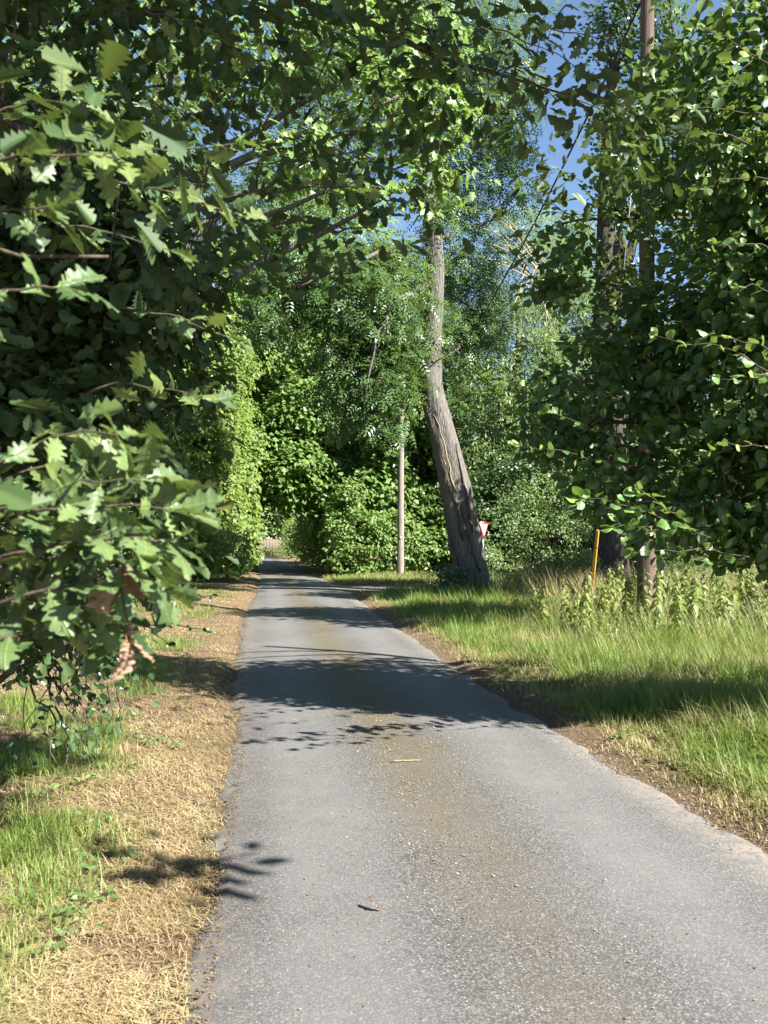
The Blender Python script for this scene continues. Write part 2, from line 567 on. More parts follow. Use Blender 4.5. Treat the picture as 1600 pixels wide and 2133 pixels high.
v = np.stack([np.repeat(xx[:, None], 6, 1), 31.4 + rows[None] * wd[:, None], np.repeat(np.array([[-.03, -.002, .012, .012, -.002, -.03]]), len(xx), 0) - .004], -1)
i, j = np.meshgrid(np.arange(len(xx) - 1), np.arange(5), indexing='ij')
i, j = i.ravel(), j.ravel()
q = np.c_[i * 6 + j, (i + 1) * 6 + j, (i + 1) * 6 + j + 1, i * 6 + j + 1]
g.add(v.reshape(-1, 3), q.ravel(), np.full(len(q), 4))
put('side_road', g.mesh('side_road', M_ASPHALT, True), kind='structure')

# ------------------------------------------------------------------ leaf templates: (verts, loops, totals, attrs); length 1 along +Y, face up +Z
def halves(us, ws, fold=.18, bend=.25, zwob=None):
    """Leaf as two half outlines folded along the midrib; us, ws run from base to tip."""
    us, ws = np.asarray(us, float), np.asarray(ws, float)
    n = len(us)
    zz = lambda u, w_: fold * np.abs(w_) - bend * u * u
    V = [(0, u, zz(u, 0)) for u in (0.0, 1.0)]
    L = [( w_, u, zz(u, w_)) for u, w_ in zip(us, ws)]
    Rr = [(-w_, u, zz(u, w_)) for u, w_ in zip(us, ws)]
    V = np.array(V + L + Rr)
    loops = [0] + list(range(2, 2 + n)) + [1] + [1] + list(range(2 + 2 * n - 1, 2 + n - 1, -1)) + [0]
    return V, loops, [n + 2, n + 2], {}


def strip_leaf(us, ws, fold=.2, bend=.3, curl=.0, twist=0., seed=0, crumple=.008):
    """Detailed leaf: midrib vertices and two columns on each side."""
    r = np.random.default_rng(seed)
    us, ws = np.asarray(us, float), np.asarray(ws, float)
    n = len(us)
    cols = (-1, -.5, 0, .5, 1)
    V, A, B = [], [], []
    for u, w_ in zip(us, ws):
        for c in cols:
            x = c * w_
            z = fold * abs(x) - bend * u * u - curl * x * x * 4 + .03 * math.sin(9 * u + 2 * seed) * abs(c) + r.normal(0, crumple)
            a = twist * u
            V.append((x * math.cos(a) - z * math.sin(a), u, x * math.sin(a) + z * math.cos(a)))
            A.append(u)
            B.append(x)
    loops, tt = [], []
    for a in range(n - 1):
        for b in range(4):
            loops += [a * 5 + b, a * 5 + b + 1, (a + 1) * 5 + b + 1, (a + 1) * 5 + b]
            tt.append(4)
    V = np.array(V)
    # stalk
    m = len(V)
    V = np.r_[V, [(-.012, 0, 0), (.012, 0, 0), (.008, -.16, .02), (-.008, -.16, .02)]]
    loops += [m, m + 3, m + 2, m + 1]
    tt.append(4)
    return V, loops, tt, {'u': np.r_[A, 0, 0, 0, 0], 'v': np.r_[B, 0, 0, 0, 0]}


def oak_w(u):
    env = .36 * np.sin(np.pi * np.clip(u, 0, 1) ** 1.3) ** .75
    cs = np.cos(2 * np.pi * (4.4 * u - .38))
    lob = .76 + .24 * np.sign(cs) * np.abs(cs) ** .7
    return np.maximum(env * lob, .012 * (u < .98))


OAK_LO = halves([.24, .42, .56, .74, .95], [.13, .23, .17, .33, .17])
OAK_MID = halves([.1, .2, .27, .36, .43, .53, .60, .70, .77, .86, .97], [.03, .14, .07, .21, .11, .30, .16, .33, .19, .26, .12], fold=.3, bend=.35)
us = np.linspace(0, 1, 29)
OAK_HI = [strip_leaf(us, oak_w(us), f, b, c, t, s) for s, (f, b, c, t) in enumerate([(.25, .25, .0, .1), (.1, .45, .2, -.3), (.45, .1, 0, .4), (-.1, .35, .3, .2), (.3, -.15, .1, -.2)])]
ald_w = lambda u: (.42 * np.sin(np.pi * np.clip(u, 0, 1) ** 1.15) ** .7) * (1 + .045 * np.cos(2 * np.pi * 7 * u))
ua = np.linspace(0, 1, 13)
wa = ald_w(ua)
wa[-1] = .07
ALD_HI = [strip_leaf(ua, wa, f, b, c, t, 10 + s) for s, (f, b, c, t) in enumerate([(.2, .2, .0, .1), (.1, .4, .2, -.2), (.35, .1, .1, .3), (.0, .3, .3, .15)])]
ALD_LO = halves([.15, .5, .8], [.17, .37, .27], fold=.3, bend=.35)
ROUND = halves([.3, .7], [.26, .24], fold=.2, bend=.2)
RHOMB = (np.array([(0, 0, 0), (.27, .48, .06), (0, 1, -.06), (-.27, .48, .06)]), [0, 1, 2, 3], [4], {})
LANCE = (np.array([(0, 0, 0), (.11, .45, .03), (0, 1, -.08), (-.11, .45, .03)]), [0, 1, 2, 3], [4], {})
MAPLE = halves([.05, .28, .48, .50, .74], [.34, .24, .54, .20, .22], fold=.12, bend=.15)
WIDE = (np.array([(0, 0, 0), (.42, .42, .08), (0, 1, -.08), (-.38, .55, .08)]), [0, 1, 2, 3], [4], {})


def ash_tpl(nl=4):
    V, L, T = [], [], []
    def leaflet(o, d, ln, wd, dz):
        d = np.array(d) / np.linalg.norm(d)
        s = np.array((d[1], -d[0], 0))
        o = np.array(o)
        b = len(V)
        V.extend([o, o + d * ln * .45 + s * wd + (0, 0, .03), o + d * ln - (0, 0, dz), o + d * ln * .45 - s * wd + (0, 0, .03)])
        L.extend([b, b + 1, b + 2, b + 3])
        T.append(4)
    for k_ in range(nl):
        u = .22 + .66 * k_ / (nl - .4)
        z = -.25 * u * u
        for sgn in (-1, 1):
            leaflet((0, u, z), (sgn * 1.0, .55, 0), .36, .065, .07)
    leaflet((0, .9, -.2), (0, 1, 0), .34, .065, .1)
    return np.array(V), L, T, {}


ASH = ash_tpl(3)


def frames(normal, along):
    """Rotation matrices with +Z = normal and +Y = along made perpendicular."""
    zz = unit(normal)
    y_ = along - (along * zz).sum(-1, keepdims=True) * zz
    y_ = unit(y_)
    x_ = np.cross(y_, zz)
    return np.stack([x_, y_, zz], -1)


SUNV = np.array(SUN)


def sprays(centers, out, k, r, size, up=.7, flat=.6, droop=.25, jitter=.5, size_var=.3, sunny=.45):
    """k leaves around each centre; returns positions, matrices, sizes and the twig directions."""
    n = len(centers)
    c = np.repeat(centers, k, 0)
    o = np.repeat(unit(out), k, 0)
    off = rng.normal(0, 1, (n * k, 3)) * r * np.array((1, 1, flat)) * .6
    p = c + off
    nrm = unit(np.array((0, 0, 1.0)) * up + o * .45 + SUNV * sunny + rng.normal(0, jitter, (n * k, 3)))
    al = unit(off) * .6 + o * .7 + rng.normal(0, .5, (n * k, 3)) - np.array((0, 0, droop))
    s = size * (1 + size_var * rng.uniform(-1, 1, n * k))
    return p, frames(nrm, al), s


def in_blobs(blobs, n, shell=.45, gap=.0, gscale=1.0, seed=0, squash=None):
    """Points in ellipsoids (cx,cy,cz,rx,ry,rz[,weight]); denser to the shell; gaps by noise."""
    B = np.array([b[:6] for b in blobs], float)
    wt = np.array([(b[6] if len(b) > 6 else 1.0) for b in blobs]) * (B[:, 3] * B[:, 4] * B[:, 5]) ** .8
    res_p, res_o, have = [], [], 0
    for _ in range(30):
        m = int((n - have) * 2.0) + 50
        b = rng.choice(len(B), m, p=wt / wt.sum())
        d = unit(rng.normal(0, 1, (m, 3)))
        rad = rng.uniform(shell ** 3, 1, m) ** (1 / 3)
        rad = rad * (.55 + .85 * fbm(d * 2.6 + b[:, None] * 7.1, seed + 3, 2))
        p = B[b, :3] + d * rad[:, None] * B[b, 3:6]
        if gap > 0:
            kk = fbm(p / gscale, seed, 2) > gap * .5 + .22
            p, d = p[kk], d[kk]
        g_ = p[:, 2] > .15
        p, d = p[g_], d[g_]
        res_p.append(p)
        res_o.append(d)
        have += len(p)
        if have >= n:
            break
    return np.concatenate(res_p)[:n], np.concatenate(res_o)[:n]


def wander(a, b, n=8, amp=.08, sag=0.0):
    a, b = np.asarray(a, float), np.asarray(b, float)
    t = np.linspace(0, 1, n)[:, None]
    L = np.linalg.norm(b - a)
    off = rng.normal(0, amp * L, (n, 3))
    off = np.cumsum(off, 0) / np.sqrt(n)
    off = off - t * off[-1] - (1 - t) * off[0]
    return a + (b - a) * t + off + np.array((0, 0, 1.0)) * (sag * L * 4 * t * (1 - t))


def twigs_to(geo, pts, anchors, n, r0=.012, r1=.003, k=4, maxlen=3.5, amp=.05):
    """Thin twigs from the nearest limb point to a sample of the spray centres."""
    idx = rng.choice(len(pts), min(n, len(pts)), replace=False)
    A = np.asarray(anchors)
    for i_ in idx:
        p = pts[i_]
        d = np.linalg.norm(A - p, axis=1) + np.maximum(0, A[:, 2] - p[2]) * .6
        a = A[np.argmin(d)]
        L = np.linalg.norm(p - a)
        if L > maxlen:
            a = p + (a - p) * (maxlen / L)
        geo.tube(wander(a, p, 6, amp, .04), np.linspace(r0 * (.5 + .5 * min(L, maxlen) / maxlen), r1, 6), k, cap=False)


def dense_pts(lines, step=.25):
    out = []
    for l in lines:
        l = np.asarray(l)
        for a, b in zip(l[:-1], l[1:]):
            m = max(1, int(np.linalg.norm(b - a) / step))
            out.append(a + (b - a) * np.linspace(0, 1, m, endpoint=False)[:, None])
    return np.concatenate(out)


def make_tree(name, label, base, trunk_pts, trunk_r, limbs, blobs, leaf, mat, n_sprays, k, r, size, bark,
              category='tree', group=None, shell=.35, gap=.25, gscale=1.6, seed=0, twig_n=60, twig_r=.02, ring=10, twig_mat=None, **sp):
    """A tree with trunk, limbs, twigs and crown; limbs: list of (points, r0, r1)."""
    T = thing(name, base, label, category, group)
    g = Geo()
    g.tube(trunk_pts, trunk_r, ring)
    child('trunk', g, bark, T, True)
    for pts, a, b in limbs:
        g = Geo()
        g.tube(pts, np.linspace(a, b, len(pts)), 7)
        child('limb', g, bark, T, True)
    c, o = in_blobs(blobs, n_sprays, shell, gap, gscale, seed)
    if twig_n:
        g = Geo()
        anc = dense_pts([trunk_pts] + [l[0] for l in limbs])
        twigs_to(g, c, anc, twig_n, twig_r, twig_r * .25)
        child('twigs', g, twig_mat or M_TWIG, T, kind='stuff')
    p, M_, s_ = sprays(c, o, k, r, size, **sp)
    g = Geo()
    rr = np.clip(rng.beta(2.2, 2.2, len(p)) * .75 + .25 * np.repeat(vnoise(c * .9, seed + 8), k), 0, 1)
    g.inst(leaf, p, M_, s_, rnd=rr)
    child('crown', g, mat, T, kind='stuff')
    return T


def BL(px, py, Y, rx, ry, rz, wgt=1.0):
    c = P(px, py, Y)
    return (c[0], c[1], c[2], rx, ry, rz, wgt)


def gpt(x, y, dz=0.0):
    return np.array((x, y, float(ground_z(np.array([x]), np.array([y]))[0]) + dz))


# ------------------------------------------------------------------ the leaning ash
ab = P(990, 1243, 27)
ash_px = [(996, 1262, 50), (990, 1235, 44), (983, 1200, 39), (972, 1140, 36.5), (961, 1080, 35), (948, 1015, 33.5), (934, 950, 31.5), (918, 890, 30), (904, 840, 29.5), (896, 800, 28),
          (895, 760, 26.5), (899, 700, 24.5), (905, 640, 23), (908, 580, 21.5), (905, 520, 20.5), (898, 460, 19), (890, 400, 17.5), (885, 340, 15.5), (890, 270, 12.5), (900, 180, 9.5), (905, 60, 6)]
ash_c = np.array([P(a, b, 27) for a, b, _ in ash_px])
ash_r = np.array([c for _, _, c in ash_px]) / (F_PX / 27) * .92
ASH_T = thing('ash_tree', gpt(ab[0], 27), 'tall leaning ash tree with thick grey trunk on the grass verge', 'tree')
t_old = np.linspace(0, 1, len(ash_c))
t_new = np.linspace(0, 1, 120)
cc = np.stack([np.interp(t_new, t_old, ash_c[:, a]) for a in range(3)], 1)
ker = np.ones(5) / 5
for a in range(3):
    e = np.r_[[cc[0, a]] * 2, cc[:, a], [cc[-1, a]] * 2]
    cc[:, a] = np.convolve(e, ker, 'valid')
rr = np.interp(t_new, t_old, ash_r)
g = Geo()
g.tube(cc, rr, 56)
v = g.v[0].reshape(120, 56, 3)
th = np.arange(56) / 56 * 2 * np.pi
dirs = unit(v - cc[:, None])
hh = np.linspace(0, 17, 120)
grid = np.stack([np.cos(th)[None] * 3.0 + 0 * hh[:, None], np.sin(th)[None] * 3.0 + 0 * hh[:, None], hh[:, None] * .8 + 0 * th[None]], -1).reshape(-1, 3)
lump = (fbm(grid * .6, 41) - .5).reshape(120, 56)
rid = (np.abs(vnoise(grid * np.array((4.2, 4.2, .9)), 44) - .5) * 2).reshape(120, 56)
flare = np.exp(-hh / .5)[:, None] * (.09 * np.cos(5 * th + 1)[None] + .06)
v += dirs * ((lump * .2 + flare + (rid - .5) * .018) * rr[:, None] / .5)[:, :, None]
g.v[0] = v.reshape(-1, 3)
ASH_TR = child('trunk', g, M_BARK, ASH_T, True)
# ivy stems climbing the trunk
for k_ in range(9):
    a0 = math.radians(rng.uniform(190, 300))       # side turned to the lane and the camera
    lo = rng.uniform(.09, .26)
    hi = lo + rng.uniform(.05, .16)
    ts = np.linspace(lo, hi, 16)
    idx = ts * 119
    c_ = np.stack([np.interp(idx, np.arange(120), cc[:, a]) for a in range(3)], 1)
    r_ = np.interp(idx, np.arange(120), rr) * 1.04 + .02
    aa = a0 + np.cumsum(rng.normal(0, .07, 16))
    pts = c_ + np.c_[np.cos(aa), np.sin(aa), np.zeros(16)] * r_[:, None]
    g = Geo()
    g.tube(pts, np.linspace(.03, .012, 16) * rng.uniform(.7, 1.2), 5)
    child('ivy_stem', g, M_PALETWIG if k_ % 3 == 0 else M_TWIG, ASH_TR, True)
limb_px = [[(890, 390, 27), (868, 345, 26.6), (845, 310, 26.2), (815, 240, 25.5), (780, 130, 24.5)],
           [(900, 520, 27), (850, 520, 26.2), (780, 530, 25.4), (700, 560, 25), (620, 600, 25)],
           [(898, 590, 27), (860, 600, 26), (810, 640, 25.2), (780, 720, 25), (760, 830, 25)],
           [(905, 500, 27), (950, 480, 27.6), (1000, 470, 28), (1060, 440, 28.5)],
           [(895, 420, 27), (960, 360, 28), (1040, 300, 29), (1110, 200, 29)],
           [(893, 770, 27), (930, 740, 27.2), (980, 700, 27.8), (1010, 650, 28)],
           [(885, 340, 27), (760, 330, 27), (640, 400, 26.5), (540, 480, 26.5)]]
lines = []
for l in limb_px:
    pts = np.array([P(*q_) for q_ in l])
    pts = np.stack([np.interp(np.linspace(0, 1, 14), np.linspace(0, 1, len(pts)), pts[:, a]) for a in range(3)], 1) + rng.normal(0, .04, (14, 3))
    lines.append(pts)
    g = Geo()
    g.tube(pts, np.linspace(.11, .02, 14), 8)
    child('limb', g, M_BARK, ASH_T, True)
ash_blobs = [BL(750, 640, 26, 2.1, 1.3, 2.0, 2.2), BL(800, 810, 26, 1.0, .9, 1.6, 2.6), BL(620, 560, 26.5, 1.9, 1.3, 1.2, 1.5), BL(720, 800, 26.5, 1.0, .9, 1.4, 2), BL(830, 560, 26.4, 1.2, .9, 1.2, 1.6),
             BL(560, 660, 26.5, 1.0, 1.2, 1.0), BL(990, 330, 28.5, 2.3, 2.0, 2.2), BL(860, 60, 28, 4.0, 3.0, 3.0), BL(1030, 180, 29, 1.7, 2.0, 2.0), BL(700, 250, 27, 2.4, 2.0, 2.6),
             BL(560, 420, 26.5, 2.2, 1.6, 1.8), BL(960, 560, 28.5, 1.4, 1.2, 1.3, 1.4), BL(950, 450, 27.4, 1.0, .8, .8, 1.6), BL(950, 700, 27.6, .8, .6, .8, 1.4), BL(1000, 690, 28.6, 1.3, 1.0, 1.2), BL(970, 860, 28.3, 1.1, .9, .9), BL(860, 700, 26.2, .7, .6, 1.6),
             BL(905, 440, 26.4, .5, .4, .8), BL(900, 790, 26.4, .35, .3, .35), BL(905, 690, 26.5, .25, .2, .5, .8)]
c, o = in_blobs(ash_blobs, 4000, .2, .30, .9, 50)
g = Geo()
twigs_to(g, c, dense_pts([cc[40:]] + lines), 260, .03, .006, maxlen=2.4)
child('twigs', g, M_TWIG, ASH_T, kind='stuff')
p, M_, s_ = sprays(c, o, 5, .35, .36, up=.55, droop=.6, jitter=.5, sunny=.2)
g = Geo()
g.inst(ASH, p, M_, s_, rnd=rng.beta(2, 2, len(p)))
child('crown', g, M_ASH, ASH_T, kind='stuff')
# ivy round the foot and up the shaded side
c = cc[rng.integers(0, 16, 130)] + rng.normal(0, .32, (130, 3)) + np.array((-.35, -.45, -.05))
c2 = np.array([P(rng.normal(945, 22), rng.uniform(1180, 1262), rng.uniform(25.6, 26.6)) for _ in range(170)])
c = np.r_[c[:50], c2]
p, M_, s_ = sprays(c, np.tile((-.4, -1, .3), (len(c), 1)), 12, .16, .085, up=.4, jitter=.6)
g = Geo()
g.inst(ROUND, p, M_, s_, rnd=U(0, 1, len(p)))
child('ivy_leaves', g, M_IVY, ASH_TR, kind='stuff')

# ------------------------------------------------------------------ other trees and shrubs
def simple_limbs(base, top, blobs, n=5, r0=.16, r1=.03):
    out = []
    for b in blobs[:n]:
        a = base + (top - base) * rng.uniform(.35, .8)
        out.append((wander(a, np.array(b[:3]), 9, .06, .06), r0, r1))
    return out


def bg_tree(name, label, base, top, r, blobs, leaf, mat, n, k, sr, size, seed, bark=None, group=None, nl=5, category='tree', **kw):
    base = gpt(*base)
    top = np.array(top, float)
    tp = wander(base - np.array((0, 0, .1)), top, 12, .02)
    tr = np.linspace(r * 1.15, r * .35, 12)
    tr[0] *= 1.25
    return make_tree(name, label, base, tp, tr, simple_limbs(base, top, blobs, nl, r * .45, r * .1), blobs, leaf, mat, n, k, sr, size,
                     bark or M_BARK, seed=seed, group=group, category=category, **{**dict(up=.35, sunny=.85, jitter=.45, size_var=.5), **kw})


# dark ivy-clad tree behind the telegraph pole
tb = P(1276, 1236, 25)
itr = [(tb[0], 25)]
bg_tree('ivy_clad_tree', 'dark furrowed trunk with ivy standing behind the tall pole and the yellow guard', (tb[0], 25), tuple(P(1282, 120, 25)), .46,
        [BL(1290, 330, 25, .9, .8, 2.2), BL(1285, 620, 25, .8, .7, 2.0), BL(1420, 250, 26, 2.4, 2, 2.2), BL(1560, 430, 24.5, 2.0, 1.6, 1.8), BL(1380, 700, 26.5, 1.8, 1.5, 2), BL(1610, 930, 27, 2.6, 1.8, 1.9), BL(1330, 60, 25, 1.6, 1.5, 1.8), BL(1280, 880, 25.2, .7, .5, 1.5)],
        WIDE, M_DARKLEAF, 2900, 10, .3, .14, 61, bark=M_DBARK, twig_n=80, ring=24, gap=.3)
# willow with bare pale branches
WB = [BL(1060, 760, 43, 3.2, 2.2, 4.2), BL(1130, 600, 44, 2.7, 2, 3), BL(1000, 900, 43, 2, 1.6, 3), BL(1180, 820, 44, 2.7, 2, 4.2), BL(1080, 480, 45, 2, 1.4, 1.5), BL(970, 620, 45, 2.4, 2, 3), BL(1190, 640, 45, 2.2, 1.8, 3, 1.3), BL(1190, 500, 46, 1.6, 1.4, 1.6, 1.3)]
WT = bg_tree('willow_tree', 'fine-leaved willow with bare pale branches showing, behind the leaning trunk', (12.6, 44), tuple(P(1080, 600, 44)), .3,
             WB, LANCE, M_WILLOW, 3400, 16, .5, .25, 71, twig_n=90, droop=.7, up=.35, jitter=.7, gap=.26)
for k_ in range(16):
    a = P(rng.uniform(1085, 1140), rng.uniform(540, 620), 41)
    if k_ < 9:
        b = P(rng.uniform(960, 1040), rng.uniform(430, 560), 40)
    else:
        b = P(rng.uniform(1040, 1180), rng.uniform(600, 760), 40)
    g = Geo()
    g.tube(wander(a, b, 10, .05, .10), np.linspace(.045, .014, 10), 5)
    child('bare_branch', g, M_PALETWIG, WT, True)

# hawthorn and shrubs beside the side road
def shrub(name, label, base, blobs, leaf, mat, n, k, sr, size, seed, group=None, stems=7, **kw):
    base = gpt(*base)
    T = thing(name, base, label, 'shrub', group)
    c, o = in_blobs(blobs, n, kw.pop('shell', .3), kw.pop('gap', .25), kw.pop('gscale', .9), seed)
    g = Geo()
    for _ in range(stems):
        b = np.array(blobs[rng.integers(len(blobs))][:3]) + rng.normal(0, .3, 3)
        g.tube(wander(base + rng.normal(0, .12, 3) * (1, 1, 0) - (0, 0, .05), b, 8, .08), np.linspace(.035, .012, 8), 5)
    child('stems', g, M_TWIG, T, kind='stuff')
    p, M_, s_ = sprays(c, o, k, sr, size, **{**dict(up=.35, sunny=.8, jitter=.45, size_var=.5), **kw})
    g = Geo()
    g.inst(leaf, p, M_, s_, rnd=rng.beta(2, 2, len(p)))
    child('foliage', g, mat, T, kind='stuff')
    return T


shrub('hawthorn_bush', 'loose pale-leaved hawthorn bush between the leaning trunk and the yellow guard', (11.3, 35.4), [BL(1085, 1085, 36, 1.5, 1.1, 1.4), BL(1130, 1040, 36, 1.3, 1, 1.4), BL(1060, 1150, 35.4, 1.5, 1, 1.0), BL(1160, 1120, 35, 1.4, 1, 1.2)],
      ROUND, M_HAW, 420, 18, .3, .095, 81, gap=.3)
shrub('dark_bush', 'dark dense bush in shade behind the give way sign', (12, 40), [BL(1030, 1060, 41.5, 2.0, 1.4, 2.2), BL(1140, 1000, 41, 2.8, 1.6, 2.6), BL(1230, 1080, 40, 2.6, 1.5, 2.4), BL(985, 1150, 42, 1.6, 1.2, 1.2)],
      RHOMB, M_DARKLEAF, 1100, 16, .4, .17, 82, gap=.15)
shrub('bramble_bush', 'broad bramble bush at the back of the verge behind the nettles', (15, 30), [BL(1330, 1090, 31, 2.4, 1.5, 1.8), BL(1480, 1060, 30, 2.8, 1.5, 2.2), BL(1620, 1080, 28, 2.4, 1.5, 2.2), BL(1400, 980, 34, 3, 2, 2.6), BL(1560, 930, 33, 3, 2, 3)],
      RHOMB, M_HAW, 1300, 16, .38, .15, 83, gap=.2)
# pale weeds behind the nettles
shrub('pale_weed_clump', 'clump of pale grey-green weeds beside the dry grass and the yellow guard', (8.9, 24), [BL(1175, 1185, 24, .9, .6, .42), BL(1215, 1175, 24, .5, .5, .5), BL(1110, 1200, 24.5, .8, .5, .35)],
      ROUND, M_NETTLE, 260, 16, .16, .07, 84, stems=3, gap=.1)
shrub('tall_weed_clump', 'tall pale weeds filling the verge behind the nettle patch', (11.5, 19), [BL(1450, 1195, 20, 1.2, .7, .6), BL(1570, 1180, 19, 1.2, .8, .7), BL(1660, 1190, 18, 1, .8, .8), BL(1380, 1200, 21, .8, .6, .5)],
      LANCE, M_WILLOW, 330, 16, .2, .11, 85, stems=4, gap=.1)

# field maple, its sunlit crown hanging over the lane; trunk behind the oak sprays
MB = [BL(830, 200, 13, 1.0, 1.0, .9, 1.2), BL(920, 270, 13, .6, .6, 1.0, 2.0), BL(880, 390, 12.8, .35, .4, .4, 2.0), BL(720, 70, 13, 1.2, 1.0, .9), BL(850, 40, 13.5, 1.3, 1.1, .8), BL(780, 380, 12.5, .5, .5, .35), BL(620, 330, 13, .8, .9, .5),
      BL(960, 390, 13, .4, .4, .35), BL(500, 120, 13, 1.4, 1.2, .8), (-2.6, 14.5, 7.5, 2.4, 2.2, 2.4), (-3.6, 13.5, 5.2, 2.2, 2, 1.6), (-1.4, 14, 10, 2.6, 2, 1.4)]
bg_tree('field_maple', 'field maple whose bright lobed leaves hang over the lane high above', (-3.3, 14.2), (-1.6, 14.0, 9.5), .2, MB, MAPLE, M_MAPLE, 1600, 9, .2, .13, 91, nl=12, twig_n=150, twig_r=.018, gap=.3, gscale=.8, jitter=.45)

# trees and hedge along the left of the lane
bg_tree('hedgerow_maple', 'tall hedgerow tree in shade behind the oak sprays at the verge', (-7, 21), (-6.6, 21, 12), .28, [(-6.8, 21, 8, 3.4, 3, 4.4), (-5.4, 20, 4, 2.2, 2.2, 2.6), (-8.5, 20, 5, 3, 3, 4), (-5.6, 23, 11, 3.4, 3, 3), (-3.6, 24, 8, 2, 2, 2.6), (-8, 22, 14, 4, 3, 3)], WIDE, M_SYC, 2300, 13, .42, .20, 92, gap=.26)
bg_tree('hazel_tree', 'yellow-green hazel leaning to the lane at the hedge end', (-4.4, 41), (-4.0, 41, 11), .2, [(-3.8, 41, 6.6, 2.9, 2.4, 5.0), (-2.7, 40.4, 3.0, 1.7, 1.8, 2.4), (-5.6, 39, 3.6, 2.8, 2.4, 3.0), (-3.2, 42, 10.6, 2.7, 2.2, 2.6), (-3.6, 37.4, 1.6, 1.7, 1.5, 1.5), (-1.7, 37, 1.2, 1.0, 1.3, 1.2)], WIDE, M_HEDGE, 3600, 13, .28, .18, 93, gap=.14, shell=.82)
bg_tree('hazel_tree', 'pale hazel arching low over the far lane edge', (-2.6, 46), (-2.2, 46, 8), .18, [(-2.0, 45.5, 5.0, 1.9, 2.4, 3.8), (-1.5, 44, 2.0, 1.2, 1.8, 1.9), (-.8, 47.5, 6.4, 2.2, 2.4, 2.8)], WIDE, M_HEDGE, 2600, 13, .3, .2, 94, gap=.12, shell=.82)
# beyond the junction
bg_tree('sycamore_tree', 'sunlit sycamore behind the slim telegraph pole', (8.2, 46), (8.0, 46, 10), .3, [(8.2, 45.5, 6.2, 3.0, 2.6, 4.2), (10.4, 46, 4, 2.6, 2.4, 3.2), (6.2, 44.6, 3.6, 1.8, 1.8, 2.5), (9.2, 43.6, 2, 2.4, 1.6, 1.9), (8, 44.5, 8.5, 2.2, 2.2, 2.0)], WIDE, M_SYC, 3700, 12, .34, .25, 95, gap=.2, shell=.82)
shrub('hazel_bush', 'bright hazel bush at the corner where the lane enters the trees', (4.6, 41.6), [(4.6, 41.6, 1.7, 1.5, 1.3, 1.6), (6.4, 42.0, 1.6, 1.6, 1.2, 1.6), (4.0, 42.6, 3.0, 1.0, 1.6, 1.8), (8.2, 41.8, 1.3, 1.5, 1.0, 1.3), (4.4, 40.3, .8, .9, .7, .8)], ALD_LO, M_SYC, 680, 12, .26, .16, 96, gap=.18, shell=.8)
bg_tree('sycamore_tree', 'sycamore hanging over the lane where it darkens into a tunnel', (4.6, 50), (3.6, 50, 12), .3, [(3.6, 49, 7.6, 3.2, 3, 4), (1.2, 51, 7.2, 2.8, 3, 3.4), (4.4, 47, 3.4, 1.8, 3, 2.4), (-.6, 52, 8.2, 2.6, 2.6, 3.6), (1.7, 46.0, 5.5, 2.1, 1.4, 1.9, 1.8), (.3, 46.4, 6.6, 1.8, 1.3, 1.8, 1.6), (2.2, 46.5, 8.6, 2.0, 1.5, 1.8, 1.3)], WIDE, M_SYC, 3900, 12, .36, .26, 97, gap=.2, shell=.82)
bg_tree('tall_ash', 'tall feathery tree filling the sky behind the leaning ash', (-3.4, 53), (-1.6, 50, 16), .32, [(-3.4, 45, 13.5, 3.6, 2.6, 4.6), (1.4, 49, 15, 4.2, 2.8, 4.6), (6.4, 51, 15, 4.4, 2.8, 4.6), (3.4, 50, 20, 4, 2.6, 3.2), (10, 53, 13, 3, 2.6, 4)], WIDE, M_SYC, 3600, 13, .5, .26, 128, gap=.2, shell=.7)
bg_tree('lime_tree', 'tall lime tree closing the view over the far lane', (-5, 64), (-2, 63, 16), .4, [(-1.5, 62, 10, 5, 4, 6), (3.6, 62, 11, 5, 4, 6.5), (-6, 60, 9, 4.5, 4, 7), (1, 63, 17, 6, 4, 4)], WIDE, M_HEDGE, 3200, 12, .45, .35, 98, gap=.16, shell=.82)
bg_tree('poplar_tree', 'broad tree far behind the ash crown', (12, 66), (10, 66, 17), .4, [(9, 65, 12, 5.5, 4, 7), (16, 62, 9, 6, 4, 7), (12, 64, 5, 6, 4, 5)], WIDE, M_SYC, 2200, 12, .7, .38, 99, gap=.16)
for k_, (y0, y1, hgt_, xx_) in enumerate([(45, 53, 3.6, 3.75), (53, 62, 4.2, 3.3), (62, 70, 3.8, 3.0), (86, 100, 4.0, 2.9)]):
    yc = (y0 + y1) / 2
    shrub('lane_hedge', ['dark hedge on the bend side just inside the tunnel', 'dark hedge deep inside the tunnel behind the first hedge length', 'hedge length just before the sunlit gap in the tunnel', 'hedge by the far wooden fence'][k_], (xx_, yc),
          [(xx_, yc, hgt_ / 2, 1.15, (y1 - y0) / 1.8, hgt_ / 1.85), (xx_ + .6, yc + 1, hgt_ * .8, 1.2, (y1 - y0) / 2.2, hgt_ / 3)], RHOMB, M_HEDGE, 380, 14, .4, .19, 101 + k_, group='hedge along the far lane', gap=.15)
for k_, (y0, y1, hgt_, xx_) in enumerate([(44, 56, 5.0, -1.6), (56, 72, 5.2, -1.65), (72, 98, 5.5, -1.75)]):
    yc = (y0 + y1) / 2
    shrub('lane_hedge', ['leafy hedge beyond the pale hazel', 'dim hedge deep in the tunnel opposite the dark hedge', 'farthest hedge length leading to the wooden fence'][k_], (xx_, yc),
          [(xx_, yc, hgt_ / 2, 1.2, (y1 - y0) / 1.8, hgt_ / 1.85)], RHOMB, M_HEDGE, 420, 14, .42, .19, 111 + k_, group='hedge along the far lane', gap=.15)
